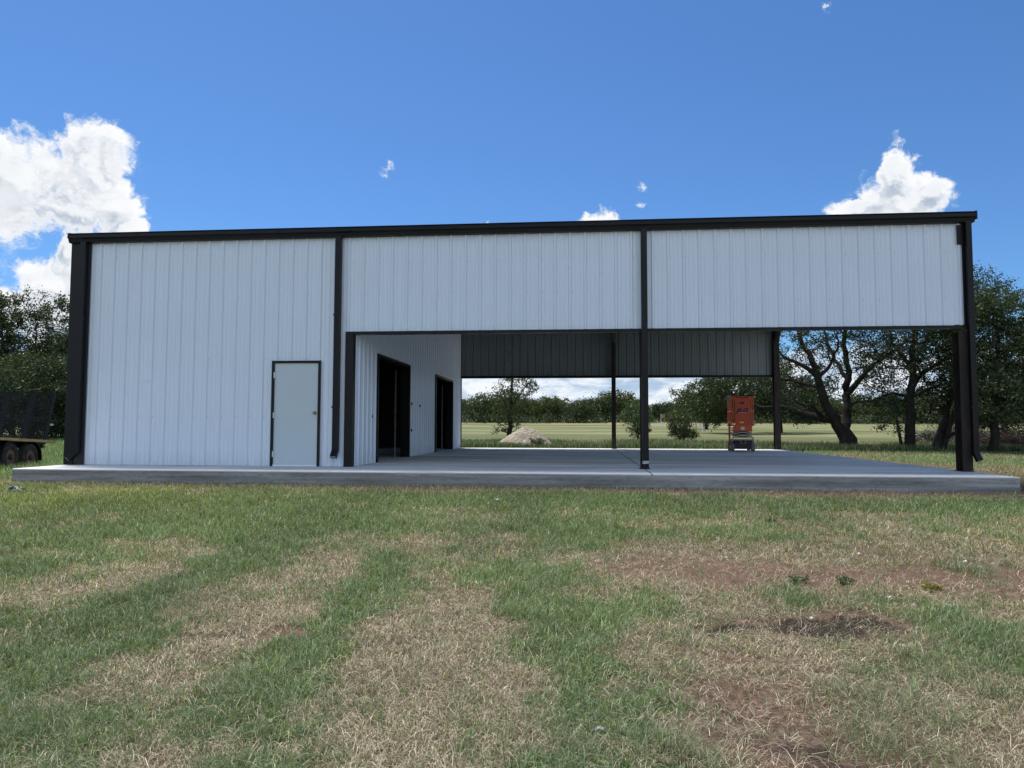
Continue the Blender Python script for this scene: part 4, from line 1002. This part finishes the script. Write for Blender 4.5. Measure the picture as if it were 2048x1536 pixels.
# young tree behind the mound
bm = at(1018, 45.); Dm = 45.
L = [px_limb([(1019, 878, 0), (1021, 850, 0), (1020, 820, 0), (1021, 790, 0), (1025, 755, 0), (1030, 720, 0)], Dm, bm, .17, .04),
     px_limb([(1020, 830, 0), (1010, 805, .3), (1000, 790, .6), (985, 780, .8)], Dm, bm, .05, .02), px_limb([(1021, 815, 0), (1035, 795, -.3), (1050, 775, -.6), (1066, 755, -.9)], Dm, bm, .05, .02),
     px_limb([(1018, 868, 0), (1005, 862, -.3), (993, 858, -.4)], Dm, bm, .03, .012), px_limb([(1024, 868, 0), (1032, 858, .3), (1040, 850, .3)], Dm, bm, .03, .012)]
ells = [(*(dep(1028, 770, Dm)-bm), 1.45, 1.3, .95), (*(dep(1045, 765, Dm)-bm), 1.3, 1.1, .75), (*(dep(1020, 715, Dm)-bm), 1.3, 1.2, .9), (*(dep(990, 795, Dm)-bm), .9, .7, .45), (*(dep(1010, 838, Dm)-bm), .95, .9, .55), (*(dep(1000, 860, Dm)-bm), .55, .5, .3), (*(dep(1036, 852, Dm)-bm), .55, .5, .25), (*(dep(1018, 820, Dm)-bm), 1.1, .9, .5)]
tree('young_oak', 'young open-crowned tree standing behind the gravel mound', bm, L, envelope(250, ells, 41, .15), 17, .20, .12, OAKY, None, seed=41, tipr=.009, step=.35)
wild_tree('shrub', 'pale green shrub behind the middle post', 1276, 44, 2.5, 2.0, 51, 130, 40, .2, .10, PALE, 'shrubs beyond the slab', .05, cat='shrub', tr=.05, stems=3, leafname='foliage')
wild_tree('shrub', 'round dark green shrub between the middle post and the orange lift', 1362, 42, 1.9, 1.75, 52, 150, 44, .18, .09, OAKY, 'shrubs beyond the slab', .04, cat='shrub', tr=.04, stems=4, leafname='foliage')
# wood left of the building
LW = 'wood behind the trailer'
for i, (px, D, h, w, col, lab) in enumerate(((28, 46, 9.6, 6.6, OAK, 'tall ragged oak behind the trailer, highest crown at the left edge'), (-75, 45, 9.2, 7.0, OAK, 'tall dark oak cut by the left edge of the photo'),
        (92, 48, 7.0, 5.4, OAKY, 'lower oak behind the trailer gate, with sky showing through its top'), (140, 45, 7.2, 3.2, OAK, 'narrow oak crown peeping out beside the left corner of the building'),
        (60, 40, 4.8, 5.0, OAK, 'bushy low oak directly behind the trailer gate'), (-20, 41, 5.2, 5.6, OAKY, 'bushy low oak behind the trailer wheels at the left edge'), (125, 42, 4.9, 5.2, OAK, 'bushy low oak between trailer and building corner'))):
    wild_tree('live_oak', lab, px, D, h, w, 60+i, 480 if i < 3 else 360, 44, .38 if i < 2 else .34, .15, col, LW, .04 if i > 3 else .10, tr=.2)
# far tree line: three kinds copied along the field's edge
FG = 'far row of trees along the field'
protos = []
for k in range(4):
    t_ = wild_tree('field_tree', 'dark green tree in the far row along the field', 1000, 150, (5.6, 6.4, 4.8, 6.0)[k], (6.5, 7.5, 7., 8.5)[k], 80+k, 150, 40, .75, .36, (OAK, OAKY, OAK, ((.035, .055, .02), (.08, .11, .04)))[k], FG, .0, tr=.25)
    protos.append(t_)
R_ = np.random.default_rng(99); spots = []
px = 905.
while px < 2240:
    D = 150+R_.uniform(-8, 10)+(25 if px > 1250 and px < 1400 else 0); s_ = R_.uniform(.7, 1.12)
    if 1170 < px < 1270: s_ *= 1.22
    if 1290 < px < 1400: s_ *= .8
    spots.append((px, D, s_)); px += R_.uniform(17, 32)
for px in np.arange(915, 2240, 50): spots.append((px+R_.uniform(-15, 15), 172+R_.uniform(-5, 5), R_.uniform(.85, 1.2)))
def far_label(px, D):
    row = 'front' if D < 164 else 'back'
    for lim, t_ in ((940, 'at the left end of the view under the back lintel'), (985, 'just left of the young tree'), (1060, 'behind the young tree'), (1110, 'just right of the young tree'), (1170, 'midway between the young tree and back middle post'),
                    (1215, 'left of the back middle post'), (1240, 'directly behind the back middle post'), (1285, 'between the back and front middle posts'), (1325, 'near the far red sign'), (1400, 'behind the round dark shrub'),
                    (1455, 'left of the orange lift'), (1510, 'behind the orange lift'), (1560, 'between the lift and the right back column'), (1640, 'left of the forked live oak'), (1700, 'behind the forked live oak'), (1800, 'between the forked oak and the straight oak'),
                    (1840, 'behind the straight thick oak'), (1910, 'near the far pale shed'), (1960, 'behind the right corner post'), (9999, 'beyond the brush at the right edge')):
        if px < lim: return 'dark far %s-row tree %s' % (row, t_)
for i, (px, D, s_) in enumerate(spots):
    p = protos[i % 4] if i < 4 else None
    if p is None:
        src = protos[int(R_.integers(4))]; p = src.copy(); COL.objects.link(p)
        for chd in src.children:
            c_ = chd.copy(); COL.objects.link(c_); c_.parent = p
    p['label'] = far_label(px, D)
    b = at(px, D); p.location = (b[0], b[1], b[2]-.1); p.rotation_euler = (0, 0, R_.uniform(0, 6.28)); p.scale = (s_, s_, s_*R_.uniform(.9, 1.1))
# low scrub at the foot of the row
def undergrowth():
    n = 1500; l = RN.uniform(-.25, .95, n); d = 143+RN.uniform(-4, 10, n)
    x = CAM[0]+FWD[0]*d+RGT[0]*l*d*1.0; y = CAM[1]+FWD[1]*d+RGT[1]*l*d
    c = np.stack([x, y, land(x, y)+RN.uniform(.1, 1.5, n)], 1)
    o = leaves('undergrowth', c, 26, .85, .36, OAK, M['leaf'], None, 7); o['kind'] = 'stuff'
undergrowth()

# ------------------------------------------------------------------ gravel mound, brush, small things
def mound():
    b = at(1046, 35.5); b[2] -= .05
    n, m_ = 90, 60; xs_ = np.linspace(-1.6, 1.6, n); ys_ = np.linspace(-1.4, 1.4, m_)
    XX, YY = np.meshgrid(xs_, ys_)
    r = np.hypot((XX-.05)/1.42, YY/1.2)
    z = 1.02*np.clip(1-r, 0, 1)**1.08*(1-.06*np.exp(-(r/.15)**2))+.20*np.exp(-(((XX-.75)/.42)**2+((YY+.3)/.5)**2))*np.clip(1.25-r, 0, 1)
    z += (fbm(XX*5+3, YY*5, 4, .6)-.5)*.13*np.clip(1.3-r, 0, 1)+(fbm(XX*16, YY*16, 3)-.5)*.05; z -= .12*sstep(.9, 1.1, r)
    ii = (np.arange(m_-1)[:, None]*n+np.arange(n-1)[None]).ravel(); lp = np.stack([ii, ii+1, ii+1+n, ii+n], 1).ravel()
    o = np_mesh('gravel_mound', np.stack([XX.ravel()*1.22, YY.ravel(), z.ravel()*1.12], 1), lp, np.arange(len(ii))*4, M['gravel'], smooth=False)
    o.location = b; o.rotation_euler = (0, 0, -YAW); tag(o, 'heap of pale tan road-base gravel in front of the young tree', 'gravel heap')
    w = at(1077, 34.6); R_ = np.random.default_rng(3); t_ = thing('weed_clump', 'dark weedy clump on the right foot of the gravel heap', 'weed', tuple(w))
    q = MB(); cs = []
    for k in range(46):
        a = R_.uniform(0, 6.28); L_ = R_.uniform(.2, .62); p1 = np.array([math.cos(a)*L_*.75, math.sin(a)*L_*.4, L_*.75]); q.tube([(0, 0, 0), p1*.5+R_.normal(0, .03, 3), p1], [.008, .006, .003], 4); cs += [p1, p1*.7]
    q.build('stem', M['twig'], t_); leaves('foliage', cs, 9, .09, .06, OAK, M['leaf'], t_, 5)
mound()
def brush():
    R_ = np.random.default_rng(17)
    for px0, px1, D, n, lab in ((1835, 1925, 41, 420, 'tangle of dead brush between the oak trunks right of the slab'), (1935, 2090, 37, 800, 'long heap of dead brush below the dark oaks at the right edge')):
        a, b = at(px0, D), at(px1, D); c = (a+b)/2; q = MB()
        for k in range(n):
            s_ = R_.uniform(0, 1); o_ = a+(b-a)*s_-c; o_ = o_+np.array([0, R_.normal(0, .7), R_.uniform(0, .55)]); th = R_.uniform(0, 6.28); e = R_.uniform(-.1, .8); L_ = R_.uniform(.4, 1.5)
            d = np.array([math.cos(th)*math.cos(e), math.sin(th)*math.cos(e), math.sin(e)])*L_
            q.tube([o_, o_+d*.5+R_.normal(0, .07, 3), o_+d+R_.normal(0, .1, 3)], [R_.uniform(.012, .03), .012, .005], 4, caps=False)
        o = q.build('brush_pile', M['twig']); o.location = c; tag(o, lab, 'brush pile', 'heaps of dead brush')
brush()
def weeds():
    sp = [(1597, 1166, 'low leafy weed on the bare soil, nearest the reddish patch'), (1690, 1168, 'low leafy weed second from the left on the bare soil'), 
          (1862, 1180, 'small yellow-tinged weed on the right bare patch'), (1540, 1046, 'dark weed near the slab by a bare patch')]
    for i, (px, py, lab) in enumerate(sp):
        b = gnd(px, py); R_ = np.random.default_rng(200+i); t_ = thing('weed', lab, 'weed', tuple(b), 0, 'weeds on the bare soil')
        q = MB(); cs = []
        for k in range(16):
            a = R_.uniform(0, 6.28); L_ = R_.uniform(.03, .09); p1 = np.array([math.cos(a)*L_, math.sin(a)*L_, L_*R_.uniform(.3, .8)]); q.tube([(0, 0, -.01), p1*.5, p1], [.003, .0025, .0015], 4); cs += [p1, p1*.6]
        q.build('stem', M['twig'], t_); leaves('foliage', cs, 6, .02, .028, ((.16, .17, .03), (.3, .27, .05)) if i == 2 else PALE, M['leaf'], t_, 5+i)
weeds()
for i, (px, py, s_, lab) in enumerate(((1197, 1472, .026, 'crumpled clear plastic scrap in the near grass'), (30, 985, .12, 'bluish plastic sheet scrap in the grass by the left end of the slab'), (993, 1005, .045, 'small pale plastic scrap in the green grass before the slab'))):
    b = gnd(px, py); R_ = np.random.default_rng(300+i); n = 9
    XX, YY = np.meshgrid(np.linspace(-1, 1, n), np.linspace(-.7, .7, n)); Z_ = R_.uniform(0, 1, (n, n))*.7+.2-(.25*(XX**2+YY**2))
    ii = (np.arange(n-1)[:, None]*n+np.arange(n-1)[None]).ravel(); lp = np.stack([ii, ii+1, ii+1+n, ii+n], 1).ravel()
    o = np_mesh('plastic_scrap', np.stack([XX.ravel()*s_+R_.normal(0, .15*s_, n*n), YY.ravel()*s_+R_.normal(0, .15*s_, n*n), Z_.ravel()*s_*.8], 1), lp, np.arange(len(ii))*4, M['plastic'])
    o.location = (b[0], b[1], b[2]+.03); tag(o, lab, 'plastic scrap', 'scraps of plastic in the grass')
    md = o.modifiers.new('thickness', 'SOLIDIFY'); md.thickness = .001
# stones scattered on the bare ground
R_ = np.random.default_rng(8)
for k in range(26):
    px, py = (R_.uniform(1420, 2040), R_.uniform(1010, 1240)) if k < 20 else (R_.uniform(0, 900), R_.uniform(962, 972))
    b = gnd(px, py); q = MB(); s_ = R_.uniform(.010, .026)
    q.lathe([(-s_*.5, s_*.4), (-s_*.2, s_*1.0), (s_*.3, s_*.9), (s_*.6, s_*.35)], (0, 0, 0), 'z', 7)
    q.v = [tuple(np.array(v_)*R_.uniform(.75, 1.25, 3)) for v_ in q.v]
    o = q.build('pebble', M['decal']); o.location = (b[0], b[1], b[2]+s_*.3); tag(o, 'small pale pebble lying on the bare ground', 'pebble', 'pale pebbles on the bare ground')

# far fence, sign, track, shed
trk = MB(); pr = None
P = [gnd(px, py) for px, py in ((1285, 852.5), (1330, 852.5), (1370, 853), (1420, 853.5))]
for a, b in zip(P[:-1], P[1:]):
    w = np.array([0, 1.6, .035]); o_ = np.array([0, 0, .14]); trk.add([a+o_, b+o_, b+w+o_, a+w+o_], [(0, 1, 2, 3)])
o = trk.build('road', mat('caliche', (.6, .56, .5), .9)); o['kind'] = 'structure'
D = 78.; b = at(1322, D); t_ = thing('road_sign', 'small faded red sign on a thin post far out in the field', 'sign', tuple(b))
q = MB(); q.box(-.03, .03, -.03, .03, -.1, 1.75); q.build('post', M['white'], t_)
q = MB(); q.box(.0, .40, -.05, -.035, 1.25, 1.68); q.build('sign_board', mat('faded_sign', (.42, .20, .16), .7), t_)
b = at(1407, 72); q = MB(); q.box(-.11, .11, -.11, .11, -.1, .85); q.box(-.13, .13, -.13, .13, .85, .9); o = q.build('marker_post', M['white'], bevel=.01); o.location = b; tag(o, 'short white post at the end of the wire fence in the field', 'post')
t_ = thing('wire_fence', 'thin wire fence crossing the field left of the lift', 'fence', tuple(at(1385, 74)))
o0 = at(1385, 74)
for k in range(6):
    b = at(1340+k*13, 74)-o0; q = MB(); q.box(b[0]-.03, b[0]+.03, b[1]-.03, b[1]+.03, -.1, .95); q.build('fence_post', M['twig'], t_)
a, b = at(1340, 74)-o0, at(1405, 74)-o0; q = MB()
for zz in (.3, .55, .8): q.tube([a+[0, 0, zz], b+[0, 0, zz]], .012, 4)
q.build('wire', M['steel'], t_)
b = at(1860, 150); t_ = thing('shed', 'small pale-roofed shed far off between the oak trunks', 'shed', tuple(b), .2)
q = MB(); q.box(-1.7, 1.7, -1.4, 1.4, -.2, 1.4); q.build('wall', mat('shed_wall', (.35, .36, .36), .7), t_)
q = MB(); q.add([(-1.9, -1.6, 1.4), (1.9, -1.6, 1.4), (1.9, 0, 2.1), (-1.9, 0, 2.1), (-1.9, 1.6, 1.4), (1.9, 1.6, 1.4)], [(0, 1, 2, 3), (3, 2, 5, 4), (0, 3, 4), (1, 5, 2)]); q.build('roof', M['pale'], t_)
